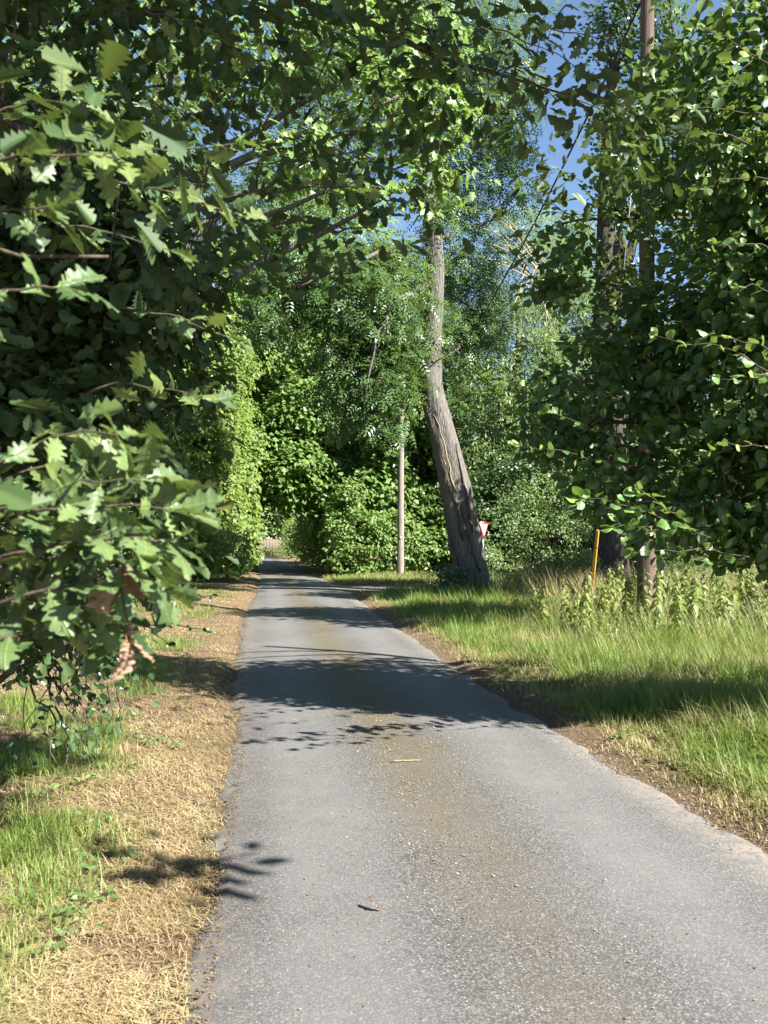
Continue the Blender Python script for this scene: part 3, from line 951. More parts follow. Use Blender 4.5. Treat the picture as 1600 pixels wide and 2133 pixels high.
shrub('fence_bush', 'small green bush growing against the far wooden fence', (.9, 102), [(.7, 102.4, .5, .8, .5, .7), (1.9, 102.6, .4, .6, .5, .6)], RHOMB, M_HEDGE, 60, 12, .2, .16, 119, gap=.05)
bg_tree('oak_tree', 'oak spreading behind the far wooden fence', (3, 112), (3, 112, 10), .4, [(0, 111, 7, 6, 4, 6), (6, 111, 7, 6, 4, 6.5), (-7, 110, 7, 6, 4, 7)], WIDE, M_SYC, 1700, 12, .8, .46, 120, gap=.06, shell=.0)
# screen of trees behind the right verge
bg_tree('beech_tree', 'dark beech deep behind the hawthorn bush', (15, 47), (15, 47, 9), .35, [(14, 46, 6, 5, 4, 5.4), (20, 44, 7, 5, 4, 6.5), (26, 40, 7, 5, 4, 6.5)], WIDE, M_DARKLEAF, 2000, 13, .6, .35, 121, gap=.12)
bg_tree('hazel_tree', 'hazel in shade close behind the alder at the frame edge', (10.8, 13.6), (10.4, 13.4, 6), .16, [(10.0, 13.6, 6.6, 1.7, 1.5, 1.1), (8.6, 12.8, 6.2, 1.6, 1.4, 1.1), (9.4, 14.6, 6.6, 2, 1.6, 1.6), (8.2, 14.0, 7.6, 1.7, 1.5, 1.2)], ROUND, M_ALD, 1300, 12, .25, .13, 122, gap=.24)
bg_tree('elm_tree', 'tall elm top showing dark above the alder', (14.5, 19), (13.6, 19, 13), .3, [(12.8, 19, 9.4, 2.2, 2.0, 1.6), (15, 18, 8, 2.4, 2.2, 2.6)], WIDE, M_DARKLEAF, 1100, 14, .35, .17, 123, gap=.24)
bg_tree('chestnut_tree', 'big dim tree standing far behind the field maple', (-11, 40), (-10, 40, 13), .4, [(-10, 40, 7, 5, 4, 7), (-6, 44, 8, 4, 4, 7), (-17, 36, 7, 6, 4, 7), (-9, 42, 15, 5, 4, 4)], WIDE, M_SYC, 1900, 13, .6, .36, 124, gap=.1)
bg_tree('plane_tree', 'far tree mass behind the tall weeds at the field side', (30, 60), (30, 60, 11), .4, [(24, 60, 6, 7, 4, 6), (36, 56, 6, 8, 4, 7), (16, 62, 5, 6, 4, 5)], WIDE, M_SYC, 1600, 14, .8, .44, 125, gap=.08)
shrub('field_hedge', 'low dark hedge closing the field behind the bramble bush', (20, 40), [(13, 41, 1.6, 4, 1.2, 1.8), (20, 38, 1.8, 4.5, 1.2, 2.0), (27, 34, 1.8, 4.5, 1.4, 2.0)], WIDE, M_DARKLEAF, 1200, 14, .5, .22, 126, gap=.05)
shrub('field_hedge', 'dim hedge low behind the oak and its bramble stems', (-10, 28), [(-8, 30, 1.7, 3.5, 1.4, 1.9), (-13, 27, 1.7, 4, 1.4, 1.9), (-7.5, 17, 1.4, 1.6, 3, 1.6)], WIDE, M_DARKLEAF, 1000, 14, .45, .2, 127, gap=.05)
# bushes under the oak on the left verge
shrub('holly_bush', 'dark holly bush under the oak beside the dry verge', (-4.0, 8.6), [(-3.9, 8.8, 1.3, 1.1, 1.2, 1.2), (-4.6, 10.4, 1.5, 1.2, 1.5, 1.5), (-3.4, 7.8, 1.9, .8, .8, .7)], ROUND, M_HOLLY, 420, 12, .2, .07, 131, gap=.3)
shrub('hawthorn_bush', 'hawthorn bush on the verge under the hanging oak sprays', (-4.6, 15.5), [(-4.6, 15.6, 1.4, 1.4, 1.8, 1.4), (-5.6, 13, 1.6, 1.4, 1.8, 1.6), (-4.4, 18.6, 1.4, 1.2, 1.8, 1.4)], ROUND, M_HAW, 620, 14, .26, .085, 132, gap=.25)
shrub('blackthorn_bush', 'blackthorn bush crowding the verge before the hazel', (-3.6, 22.5), [(-3.5, 22.6, 1.1, 1.2, 1.6, 1.1), (-4.2, 24.8, 1.5, 1.5, 1.6, 1.5)], ROUND, M_HAW, 420, 14, .28, .09, 133, gap=.2)
# ------------------------------------------------------------------ oak overhanging from the left
OB = gpt(-3.6, 1.2)
OAK_T = thing('oak_tree', OB, 'oak overhanging the lane with large lobed leaves close at hand', 'tree')
otr = wander(OB - np.array((0, 0, .1)), (-3.2, 1.6, 6.2), 14, .02)
g = Geo()
g.tube(otr, np.linspace(.42, .2, 14), 18)
child('trunk', g, M_DBARK, OAK_T, True)
o_limbs = [[otr[9], (-2.4, 2.4, 4.5), (-1.0, 3.2, 4.3), (.4, 3.9, 4.05), (1.9, 4.6, 4.1)],
           [otr[7], (-2.6, 2.2, 3.4), (-1.6, 2.8, 3.3), (-.7, 3.3, 3.1), (0.1, 3.6, 2.95)],
           [otr[6], (-2.6, 1.7, 2.6), (-1.6, 1.8, 2.45), (-.8, 1.7, 2.25), (-.3, 1.7, 2.2)],
           [otr[4], (-2.6, 1.5, 1.75), (-1.5, 1.5, 1.72), (-.8, 1.45, 1.66), (-.5, 1.45, 1.62)],
           [otr[6], (-3.0, 3.4, 2.8), (-2.3, 5.0, 2.9), (-1.7, 6.0, 2.7)],
           [otr[12], (-1.6, 2.2, 6.3), (.4, 2.8, 6.6), (2.2, 3.2, 6.6)],
           [otr[11], (-3.4, 3.6, 5.5), (-2.6, 5.6, 5.6), (-1.6, 7.0, 5.4)],
           [otr[5], (-3.0, 3.0, 2.0), (-2.4, 4.2, 2.0), (-1.9, 5.0, 1.9)]]
o_lines = []
for kk_, l in enumerate(o_limbs):
    l = np.array([np.asarray(x_, float) for x_ in l])
    pts = np.stack([np.interp(np.linspace(0, 1, 18), np.linspace(0, 1, len(l)), l[:, a]) for a in range(3)], 1)
    pts[1:-1] += rng.normal(0, .025, (16, 3))
    o_lines.append(pts)
    g = Geo()
    r0 = (.05, .035, .016, .012, .05, .09, .08, .035)[kk_]
    g.tube(pts, np.linspace(r0, .003, 18), 8)
    child('limb', g, M_TWIG, OAK_T, True)
# foliage mass (behind the near sprays and overhead)
ob = [(-1.9, 4.6, 2.4, .9, 1.5, .7), (-1.2, 4.2, 3.2, .9, 1.3, .6), (-1.6, 5.6, 3.6, 1.0, 1.5, .9), (-1.45, 4.2, 2.25, .55, .8, .45), (-1.05, 4.2, 3.2, .5, .8, .45), (-1.0, 3.9, 2.0, .5, .8, .4, .8),
      (-.2, 3.6, 3.75, .9, .8, .28, 1.2), (.9, 4.2, 3.95, .9, .7, .26, 1.2), (1.75, 4.7, 4.0, .6, .6, .28), (.25, 3.8, 3.1, .42, .4, .25), (-.3, 3.4, 2.7, .35, .4, .26), (-1.2, 3.4, 4.3, 1.0, 1.2, .5),
      (-2.1, 6.6, 2.2, .7, 1.2, .7), (-1.5, 6.8, 4.8, 1.0, 1.2, .9), (-2.0, 4.2, 5.2, 1.2, 1.6, .7), (-2.2, 5.2, 1.55, .7, 1.0, .45, .8), (-2.6, 7.5, 3.4, 1.0, 1.2, 1.2), BL(80, 1250, 4.2, .5, .6, .3), BL(150, 1060, 1.7, .14, .12, .10, 3.6), BL(70, 1190, 1.7, .13, .12, .08, 3.6), BL(110, 330, 1.9, .17, .12, .07, 3.4), BL(30, 1330, 4.6, .45, .6, .22), BL(180, 1140, 4.2, .5, .6, .3), BL(250, 1030, 4.2, .42, .6, .3), BL(200, 700, 4.6, .7, .8, .6, 1.3), BL(330, 600, 4.6, .45, .8, .6, 1.2), BL(90, 860, 4.6, .65, .8, .5, 1.3), BL(340, 820, 4.6, .32, .6, .55), BL(60, 560, 4.4, .6, .8, .5, 1.2), (-.6, 4.6, 4.6, .8, .8, .4), (-1.3, 5.4, 2.9, .6, .9, .5)]
oc, oo = in_blobs(ob, 3100, .05, .2, .5, 140)
ob_top = [(-1.6, 1.6, 6.9, 1.8, 1.2, 0.8), (0.6, 1.7, 6.9, 1.5, 1.0, 0.7), (2.2, 1.8, 6.8, 1.2, 1.1, 0.6), (-3, 2.5, 7.2, 2, 2, 1.2), (1.6, 0.8, 6.2, 1.2, 0.7, 0.5), (1.2, 1.4, 5.5, 1.4, 1, 0.4, 1.4), (2.4, 1.1, 6, 1.3, 0.9, 0.4, 1.4), (0, 2.3, 5.7, 1.3, 1, 0.4, 1.4), (-1.2, 3.6, 6, 1.3, 1.2, 0.5), (3.6, 1.2, 7.4, 1.5, 1.0, 0.6, 1.3), (1.8, 2, 7.2, 1.5, 1.2, 0.6, 1.3), (3.4, 1.3, 6.6, 1.2, 0.8, 0.5), (3.6, 1.0, 4.35, .30, .1, .08, 3.0)]  # unseen canopy, added to shade the oak; last blob casts the lane's leaf shadow
tc_, to_ = in_blobs(ob_top, 2400, .05, .1, .6, 141)
g = Geo()
twigs_to(g, oc, dense_pts(o_lines, .1), 420, .006, .002, maxlen=.55)
child('twigs', g, M_TWIG, OAK_T, kind='stuff')
p, M_, s_ = sprays(oc, oo, 8, .17, .085, up=.6, droop=.35, jitter=.55, sunny=.2)
g = Geo()
nr_ = p[:, 1] < 3.3
g.inst(OAK_MID, p[nr_], M_[nr_], s_[nr_], rnd=rng.beta(2, 2, nr_.sum()))
g.inst(OAK_LO, p[~nr_], M_[~nr_], s_[~nr_], rnd=rng.beta(2, 2, (~nr_).sum()))
p, M_, s_ = sprays(tc_, to_, 8, .2, .14, up=.6, droop=.35, jitter=.5)
g.inst(ROUND, p, M_, s_, rnd=rng.beta(2, 2, len(p)))
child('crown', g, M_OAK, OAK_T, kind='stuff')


def leaf_meshes(tpls, mat, nm):
    return [mesh_from(nm, t[0], t[1], t[2], t[3], [mat], True) for t in tpls]


def mat_to_euler(Mx):
    from mathutils import Matrix
    return Matrix(Mx.tolist()).to_euler()


def leafy_twig(T, a, b, n, size, meshes, spread=.9, sag=.05, r=.0024, up=.7, tip=4, bark=None, flip=.12):
    """A twig with single leaves along it and a fan of leaves at its tip; all are parts of T."""
    L0 = np.array(T.location)
    a, b = np.asarray(a, float), np.asarray(b, float)
    pts = wander(a, b, 9, .06, sag)
    g = Geo()
    g.tube(pts, np.linspace(r * 1.6, r * .6, 9), 5)
    tw_o = child('twig', g, bark or M_TWIG, T, True)
    ax = unit(b - a)
    side = unit(np.cross(ax, (0, 0, 1.0)))
    for i_ in range(n):
        if i_ < n - tip:
            t = .12 + .84 * (i_ + rng.uniform(0, .8)) / max(1, n - tip)
            sg = 1 if i_ % 2 else -1
            d = ax * rng.uniform(.1, .7) + side * sg * rng.uniform(.5, 1.1) * spread + np.array((0, 0, rng.uniform(-.6, .5)))
        else:
            t = 1.0
            an = rng.uniform(-1.1, 1.1)
            d = ax * math.cos(an) + side * math.sin(an) + np.array((0, 0, rng.uniform(-.5, .6)))
        f_ = t * 8
        i0 = int(min(7, f_))
        q_ = pts[i0] + (pts[i0 + 1] - pts[i0]) * (f_ - i0)
        nr = np.array((0, 0, 1.0)) * up + SUNV * .25 + rng.normal(0, .5, 3)
        if rng.random() < flip:
            nr = nr - np.array((0, 0, 1.3))
        d = unit(d)
        s_ = size * rng.uniform(.5, .95)
        Mx = frames(nr[None], d[None])[0]
        put('leaf', meshes[rng.integers(len(meshes))], tw_o, tuple(q_ + Mx[:, 1] * .15 * s_ - L0), mat_to_euler(Mx), s_)


OAKM = leaf_meshes(OAK_HI, M_OAKHI, 'oak_leaf')
tw = [  # start, end, leaves, leaf length
    ((-70, 1190, 1.50), (340, 1130, 1.45), 18, .10), ((-60, 1090, 1.55), (290, 1000, 1.5), 17, .10), ((-50, 970, 1.6), (240, 905, 1.55), 14, .10),
    ((-60, 1280, 1.5), (290, 1190, 1.45), 14, .10), ((-50, 1350, 1.52), (120, 1310, 1.52), 8, .10), ((20, 1080, 1.5), (340, 1060, 1.45), 12, .10),
    ((-40, 1020, 1.7), (180, 960, 1.7), 9, .10), ((60, 1210, 1.62), (330, 1230, 1.6), 9, .10), ((20, 1150, 1.75), (240, 1100, 1.7), 10, .10),
    ((-70, 640, 1.42), (110, 600, 1.40), 8, .10), ((-60, 350, 1.65), (240, 330, 1.62), 14, .095), ((-60, 460, 1.8), (100, 430, 1.75), 9, .095),
    ((-50, 250, 1.9), (160, 220, 1.9), 8, .095), ((150, 330, 2.3), (480, 300, 2.2), 14, .10), ((220, 370, 2.2), (470, 440, 2.1), 13, .10), ((120, 470, 2.3), (350, 520, 2.25), 9, .10),
    ((450, 420, 3.3), (740, 400, 3.2), 12, .11), ((480, 360, 3.4), (720, 320, 3.3), 10, .11), ((300, 20, 2.9), (480, 110, 2.8), 8, .10), ((800, 20, 3.8), (960, 130, 3.7), 11, .105),
    ((1000, 40, 4.1), (1280, 190, 3.9), 14, .105), ((1120, 60, 4.2), (1370, 100, 4.0), 10, .10), ((640, 30, 3.6), (800, 90, 3.5), 9, .105), ((250, 640, 2.4), (470, 700, 2.3), 10, .10),
    ((180, 820, 2.3), (420, 830, 2.2), 10, .10), ((1050, 150, 4.0), (1420, 290, 3.7), 12, .105), ((1180, 10, 3.6), (1140, 90, 3.5), 6, .11)]
tot = sum(x_[2] for x_ in tw)
for a, b, n_, sz in tw:
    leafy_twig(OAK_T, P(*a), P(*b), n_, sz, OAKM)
# withered brown leaves hanging from the lowest spray
DEADM = leaf_meshes([strip_leaf(us, np.sqrt(oak_w(us) * .3) * .75, f_, b_, c_, t_, 31 + q_, .035) for q_, (f_, b_, c_, t_) in enumerate([(.9, .5, 1.6, .9), (1.1, -.5, 1.4, -.9), (-.8, .6, 1.8, .7)])], M_DEADLEAF, 'withered_leaf')
g = Geo()
dtw = np.array([P(255, 1180, 1.46), P(252, 1215, 1.46), P(258, 1260, 1.46), P(266, 1295, 1.46)])
g.tube(dtw, np.linspace(.003, .0012, 4), 5)
DT = child('dead_twig', g, M_TWIG, OAK_T, True)
for q_, s_, yaw_ in ((dtw[0], .07, .3), (dtw[0] + (.004, .01, 0), .065, 2.0), (dtw[1], .05, 4.0), (dtw[3], .07, .8), (dtw[3] - (0, .008, .03), .06, 2.4), (dtw[3] - (-.006, 0, .045), .06, 4.6)):
    Mx = frames(np.array([[math.cos(yaw_), math.sin(yaw_), .1]]), np.array([[.15 * math.sin(yaw_), .1, -1.0]]))[0]
    put('withered_leaf', DEADM[rng.integers(3)], DT, tuple(np.array(q_) - OB), mat_to_euler(Mx), s_)
print('oak leaves', tot)

# bare bramble stems hanging down from the oak's low limb into the verge
BR = thing('bramble', gpt(-2.2, 5.2), 'dry bramble stems arching down in front of the straw verge', 'bramble')
for k_ in range(16):
    x0, x1 = rng.uniform(20, 260), rng.uniform(20, 270)
    a, b = P(x0, rng.uniform(1290, 1380), rng.uniform(4.6, 5.4)), P(x1, rng.uniform(1480, 1625), rng.uniform(4.4, 5.2))
    pts = wander(a, b, 14, .07)
    g = Geo()
    g.tube(pts, np.linspace(.006, .002, 14) * (1.5 if k_ < 4 else .8), 5)
    st = child('stem', g, M_TWIG, BR, True)
rootp = wander(gpt(-2.6, 5.6), P(120, 1330, 5.0), 10, .05)
g = Geo()
g.tube(rootp, np.linspace(.02, .012, 10), 6)
child('stem', g, M_TWIG, BR, True)
c = np.array([P(rng.uniform(0, 300), rng.normal(1370, 45), rng.uniform(4.4, 5.6)) for _ in range(70)])
c3 = np.array([P(rng.uniform(60, 240), rng.uniform(1420, 1560), rng.uniform(4.5, 5.2)) for _ in range(14)])
p, M_, s_ = sprays(np.r_[c, c3], np.tile((.5, -.5, .2), (84, 1)), 5, .1, .05, jitter=.7)
g = Geo()
g.inst(ROUND, p, M_, s_, rnd=U(0, 1, len(p)))
child('foliage', g, M_HOLLY, BR, kind='stuff')
# holly sprig reaching to the lane
HS = thing('holly_sapling', gpt(-2.6, 6.4), 'thin holly sapling with spiny leaves reaching over the dry verge', 'sapling')
HOLLYM = leaf_meshes([strip_leaf(us, .24 * np.sin(np.pi * us) ** .6 * (.7 + .3 * np.abs(np.cos(2 * np.pi * 3.2 * us))) + .01, .3, .3, 0, .2, 51), strip_leaf(us, .26 * np.sin(np.pi * us) ** .6 * (.68 + .32 * np.abs(np.cos(2 * np.pi * 3 * us))) + .01, .5, .1, 0, -.3, 52)], M_HOLLY, 'holly_leaf')
g = Geo()
stem_top = P(150, 1290, 6.0)
g.tube(wander(gpt(-2.6, 6.4, -.05), stem_top, 9, .03), np.linspace(.02, .012, 9), 6)
child('stem', g, M_TWIG, HS, True)
for a, b, n_ in (((150, 1290, 6.0), (420, 1310, 5.6), 16), ((250, 1280, 5.8), (350, 1340, 5.6), 8), ((300, 1250, 5.9), (470, 1195, 5.8), 13), ((150, 1290, 6.0), (300, 1250, 5.9), 8), ((300, 1250, 5.9), (440, 1240, 5.7), 8)):
    leafy_twig(HS, P(*a), P(*b), n_, .065, HOLLYM, r=.004, sag=.02)

# ------------------------------------------------------------------ alder reaching in from the right
AB = gpt(7.4, 7.6)
ALD_T = thing('alder_tree', AB, 'alder with glossy rounded leaves reaching over the verge in front of the tall pole', 'tree')
atr = wander(AB - np.array((0, 0, .1)), (7.0, 7.8, 7.5), 14, .015)
g = Geo()
g.tube(atr, np.linspace(.14, .06, 14), 12)
child('trunk', g, M_DBARK, ALD_T, True)
a_ends = [P(1120, 900, 7.4), P(1150, 470, 8.2), P(1260, 1060, 6.6), P(1400, 300, 8), P(1330, 760, 8), P(1420, 980, 7.4), P(1300, 600, 8.2), P(1500, 120, 8), P(1560, 1120, 7), P(1480, 560, 7)]
a_lines = []
for e_ in a_ends:
    s0 = atr[min(13, max(2, int((e_[2] + .2) / 7.5 * 13)))]
    pts = wander(s0, e_, 14, .035, .04)
    a_lines.append(pts)
    g = Geo()
    g.tube(pts, np.linspace(.05, .008, 14), 6)
    child('limb', g, M_TWIG, ALD_T, True)
ab_ = [BL(1590, 300, 6.6, 1.0, 1.0, .85), BL(1580, 620, 6.8, .95, 1.0, .8), BL(1500, 930, 7.6, 1.4, 1.1, .8), BL(1260, 830, 8, .75, .8, .8), BL(1180, 560, 8.4, .5, .6, .45), BL(1330, 1000, 7.4, .7, .7, .42), BL(1270, 660, 8.4, .4, .6, .6, .7), (8.6, 4.0, 5.2, 1.4, 1.0, 1.3), (5.9, 5.4, 6.3, 1.2, .8, .7, .7), BL(1360, 330, 7.8, .5, .5, 1.0, 1.1), BL(1370, 760, 7.6, .5, .5, .8, 1.2), BL(1400, 1000, 7.2, .5, .5, .5, 1.2),  # blobs in plain coordinates are unseen crown, added to shade alder and lane
       BL(1150, 900, 7.6, .42, .5, .28), BL(1650, 700, 6.6, 1.0, 1.0, 1.6), BL(1570, 60, 6.4, .9, .9, .6), BL(1470, 1090, 7, .8, .6, .30), BL(1560, 1120, 7, .6, .6, .28), BL(1700, 1040, 7, 1.0, 1.0, .8), BL(1250, 470, 8.4, .35, .5, .3, .8), (7.2, 4.6, 5.5, 1.6, 1.2, 1.4, .75), (8.2, 5.0, 3.6, 1.3, .9, 1.1), (6.0, 5.6, 5.0, 1.1, .9, 1.0, .7),
       (5.6, 7.0, 4.6, 1.4, 1.2, 1.0)]
ac, ao = in_blobs(ab_, 3600, .05, .32, .5, 150)
g = Geo()
twigs_to(g, ac, dense_pts(a_lines, .12), 420, .010, .0025, maxlen=1.4)
child('twigs', g, M_TWIG, ALD_T, kind='stuff')
p, M_, s_ = sprays(ac, ao, 9, .15, .09, up=.45, droop=.35, jitter=.7, size_var=.45)
g = Geo()
g.inst(ALD_LO, p, M_, s_, rnd=rng.beta(2, 2, len(p)))
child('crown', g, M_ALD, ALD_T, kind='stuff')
ALDM = leaf_meshes(ALD_HI, M_ALDHI, 'alder_leaf')
tw = [((1480, 1120, 6.3), (1215, 1040, 5.9), 22, .13), ((1420, 1080, 6.2), (1330, 1020, 5.9), 14, .13), ((1400, 1130, 6.3), (1280, 1100, 6.0), 14, .13), ((1560, 1160, 6.3), (1320, 1150, 6.1), 10, .095),
      ((1330, 980, 6.8), (1085, 930, 6.5), 15, .10), ((1300, 930, 6.9), (1140, 860, 6.6), 12, .10), ((1250, 800, 7.0), (1040, 800, 6.9), 12, .10), ((1640, 800, 6.2), (1370, 700, 6.0), 17, .10), ((1660, 760, 6.2), (1480, 700, 6.0), 12, .10), ((1650, 800, 6), (1500, 790, 5.9), 12, .10),
      ((1620, 520, 6.6), (1490, 510, 6.3), 11, .095), ((1240, 480, 8.0), (1080, 400, 7.7), 14, .11), ((1280, 470, 8), (1150, 440, 7.8), 10, .11), ((1560, 300, 7), (1290, 310, 6.7), 15, .10), ((1600, 240, 7), (1380, 230, 6.8), 13, .10),
      ((1620, 150, 6.8), (1450, 60, 6.6), 12, .10), ((1640, 380, 6.8), (1460, 390, 6.6), 13, .10), ((1640, 60, 6.4), (1520, 180, 6.3), 10, .10), ((1600, 1180, 6.6), (1480, 1170, 6.4), 7, .095), ((1440, 860, 7), (1360, 880, 6.9), 8, .09), ((1300, 660, 7.6), (1080, 640, 7.4), 12, .10),
      ((1620, 930, 6.6), (1480, 940, 6.4), 9, .095), ((1250, 730, 7.4), (1100, 720, 7.2), 9, .10), ((1640, 620, 6.5), (1540, 600, 6.3), 8, .10)]
print('alder leaves', sum(x_[2] for x_ in tw))
for a, b, n_, sz in tw:
    if a[0] > 1450 and a[1] < 1000:              # outer sprays, clear of the crown
        a, b, sz = (a[0], a[1], a[2] * .82), (b[0], b[1], b[2] * .82), sz * .88
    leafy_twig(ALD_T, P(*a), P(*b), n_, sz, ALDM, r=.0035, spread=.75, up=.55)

# ------------------------------------------------------------------ poles, cable, stay, sign, fence
M_STEEL = plain_mat('galvanised_steel', (.33, .34, .35), .5, .4, .7)


def pole(name, label, base, top, r0, r1, mat):
    T = thing(name, base, label, 'telegraph pole')
    n = 40
    pts = np.linspace(np.asarray(base) - (0, 0, .3), top, n)
    g = Geo()
    g.tube(pts, np.linspace(r0, r1, n), 28)
    v = g.v[0].reshape(n, 28, 3)
    crack = (vnoise(np.c_[np.tile(np.arange(28) * .9, n), np.repeat(np.arange(n) * .25, 28)], 77) - .5).reshape(n, 28)
    v += unit(v - pts[:, None]) * (crack * .018)[:, :, None]
    g.v[0] = v.reshape(-1, 3)
    SH = child('shaft', g, mat, T, True)
    q_ = np.asarray(base) + (np.asarray(top) - base) * .22
    gg = Geo()
    gg.box(q_ + np.array((-.02, -r0 * .97, 0)), (.09, .006, .12))
    child('number_plate', gg, M_STEEL, SH)
    return T


PB = gpt(6.84, 14.9)
PT = np.array((7.02, 14.95, 12.2))
PO = pole('telegraph_pole', 'thick brown telegraph pole rising from the nettles', PB, PT, .165, .12, M_POLE)
M_BLACK = plain_mat('black_cable', (.012, .012, .013), .5, .4)
M_YEL = plain_mat('yellow_plastic', (.46, .26, .025), .55, .35, var=.4, scale=9)
for z_ in (2.9, 3.25, 3.6):
    for sx in (-1, 1):
        g = Geo()
        g.box((PB[0] + sx * .2, PB[1] - .02, z_ + sx * .15 + 4), (.14, .022, .022))
        child('pole_step', g, M_STEEL, PO)
FB = gpt(P(834, 1180, 39.6)[0], 39.6)
FT = np.array(P(836, 852, 39.6))
FO = pole('telegraph_pole', 'slim pale telegraph pole standing before the sunlit sycamore', FB, FT, .165, .125, M_PALEPOLE)
g = Geo()
g.tube([FT + (-.16, 0, -.12), FT + (.16, 0, -.12)], .03, 8)
child('crossbar', g, M_STEEL, FO)
tt = np.linspace(0, 1, 60)
cab = PT + (0, 0, -.2) + (FT - PT)[None] * tt[:, None]
cab[:, 2] -= 4 * 1.35 * tt * (1 - tt)
g = Geo()
g.tube(cab, .024, 6)
C_T = thing('overhead_cable', PT, 'black overhead cable sagging between the two poles against the sky', 'cable')
child('line', g, M_BLACK, C_T, True)
# stay wire with its yellow guard
s0 = gpt(P(1230, 1262, 20.5)[0], 20.5)
s1 = PT - (0, 0, .9)
ST = thing('stay_wire', s0, 'slanting stay wire with a yellow plastic guard in dry grass', 'stay wire')
g = Geo()
g.tube([s0 - (0, 0, .1), s1], .009, 6)
child('wire', g, M_STEEL, ST, True)
dv = unit(s1 - s0)
g = Geo()
g.tube([s0 + dv * .15, s0 + dv * .2, s0 + dv * 1.95, s0 + dv * 2.0, s0 + dv * 2.02], [.040, .043, .043, .040, .025], 14)
GD = child('guard', g, M_YEL, ST, True)
for u_ in (.7, 1.55):
    g = Geo()
    g.tube([s0 + dv * u_, s0 + dv * (u_ + .02)], .047, 14)
    child('clip', g, M_BLACK, GD, True)

# give way sign
SB = gpt(8.6, 33.4)
SG = thing('give_way_sign', SB, 'red and white triangular give way sign peeking past the leaning trunk', 'sign')
nrm = unit(np.array((.74, -.673, 0)))
rgt = np.array((.673, .74, 0))
upv = np.array((0, 0, 1.0))
ctr = np.array((SB[0], SB[1], 2.22))


def rtri(R_, off, cr):
    """Rounded inverted triangle of circumradius R_, corner radius cr, set off along the normal."""
    out = []
    for kq in range(3):
        a0 = math.radians(270 + 120 * kq)
        cen = np.array((math.cos(a0), math.sin(a0))) * (R_ - 2 * cr)
        for da in np.linspace(-60, 60, 7):
            aa = a0 + math.radians(da)
            out.append(cen + cr * np.array((math.cos(aa), math.sin(aa))))
    out = np.array(out)
    return ctr + out[:, :1] * rgt + out[:, 1:] * upv + nrm * off


M_RED = plain_mat('sign_red', (.55, .015, .02), .35, .5, var=.08)
M_WHITE = plain_mat('sign_white', (.78, .78, .76), .35, .5, var=.04)
M_SBLK = plain_mat('sign_black', (.01, .01, .012), .4, .4)
for nm, R_, o0, o1, mt in (('sign_plate', .46, 0, .004, M_RED), ('sign_face', .335, .0045, .007, M_WHITE)):
    a, b = rtri(R_, o0, .03), rtri(R_, o1, .03)
    n_ = len(a)
    g = Geo()
    lo = []
    for q_ in range(n_):
        lo += [q_, (q_ + 1) % n_, n_ + (q_ + 1) % n_, n_ + q_]
    g.add(np.r_[a, b], lo + list(range(n_, 2 * n_)) + list(range(n_))[::-1], [4] * n_ + [n_, n_])
    last_ = child(nm, g, mt, SG if nm == 'sign_plate' else last_)
    PLATE = last_ if nm == 'sign_plate' else PLATE
g = Geo()
pc = SB - nrm * .045
g.tube([pc - upv * .2, np.array((pc[0], pc[1], 2.5))], .038, 14)
child('post', g, M_STEEL, SG, True)
from mathutils import Matrix
for txt, dz, sz in (('GIVE', .07, .135), ('WAY', -.075, .125)):
    cu = bpy.data.curves.new('lettering', 'FONT')
    cu.body = txt
    cu.size = sz
    cu.align_x = 'CENTER'
    cu.extrude = .0008
    cu.offset = .002
    tmp = bpy.data.objects.new('lettering', cu)
    COL.objects.link(tmp)
    dg = bpy.context.evaluated_depsgraph_get()
    me = bpy.data.meshes.new_from_object(tmp.evaluated_get(dg))
    bpy.data.objects.remove(tmp, do_unlink=True)
    me.materials.clear()
    me.materials.append(M_SBLK)
    o_ = put('lettering', me, PLATE)
    R3 = np.stack([rgt, upv, nrm], -1)
    mt4 = Matrix(R3.tolist()).to_4x4()
    mt4.translation = Vector(tuple(ctr + nrm * .0085 + upv * dz - SB))
    o_.matrix_local = mt4

# wooden fence at the end of the lane
FN = thing('wooden_fence', gpt(1.4, 104), 'pale wooden board fence closing the far end of the lane', 'fence')
M_FENCE = bark_mat('fence_wood', (.09, .07, .05), (.22, .18, .135), scale=(9, 9, .8), bump=.3, dist=.01)
zf = float(ground_z(np.array([1.4]), np.array([104.]))[0])
g = Geo()
g.box((0, 0, 1.05), (.165, .022, 2.1))
bme = g.mesh('board', M_FENCE)
for q_ in range(44):
    put('board', bme, FN, (-3.6 + q_ * .175, (q_ % 2) * .012, rng.uniform(-.02, .03)))
for zz_ in (.45, 1.65):
    g = Geo()
    g.box((.2 + 1.4, 104.05, zz_ + zf), (7.8, .05, .09))
    child('rail', g, M_FENCE, FN)
# ------------------------------------------------------------------ grasses, nettles, litter
def blade_tpl(bend, seg=2):
    if seg == 2:
        v = [(-.5, 0, 0), (.5, 0, 0), (.36, bend * .28, .55), (-.36, bend * .28, .55), (0, bend, 1.0 - .25 * abs(bend))]
        return np.array(v), [0, 1, 2, 3, 3, 2, 4], [4, 3], {}


FARB = (np.array([(-.5, 0, 0), (.5, 0, 0), (.05, .45, .9)]), [0, 1, 2], [3], {})
BLADES = [blade_tpl(b) for b in (.1, .3, .5, .75, 1.05)]


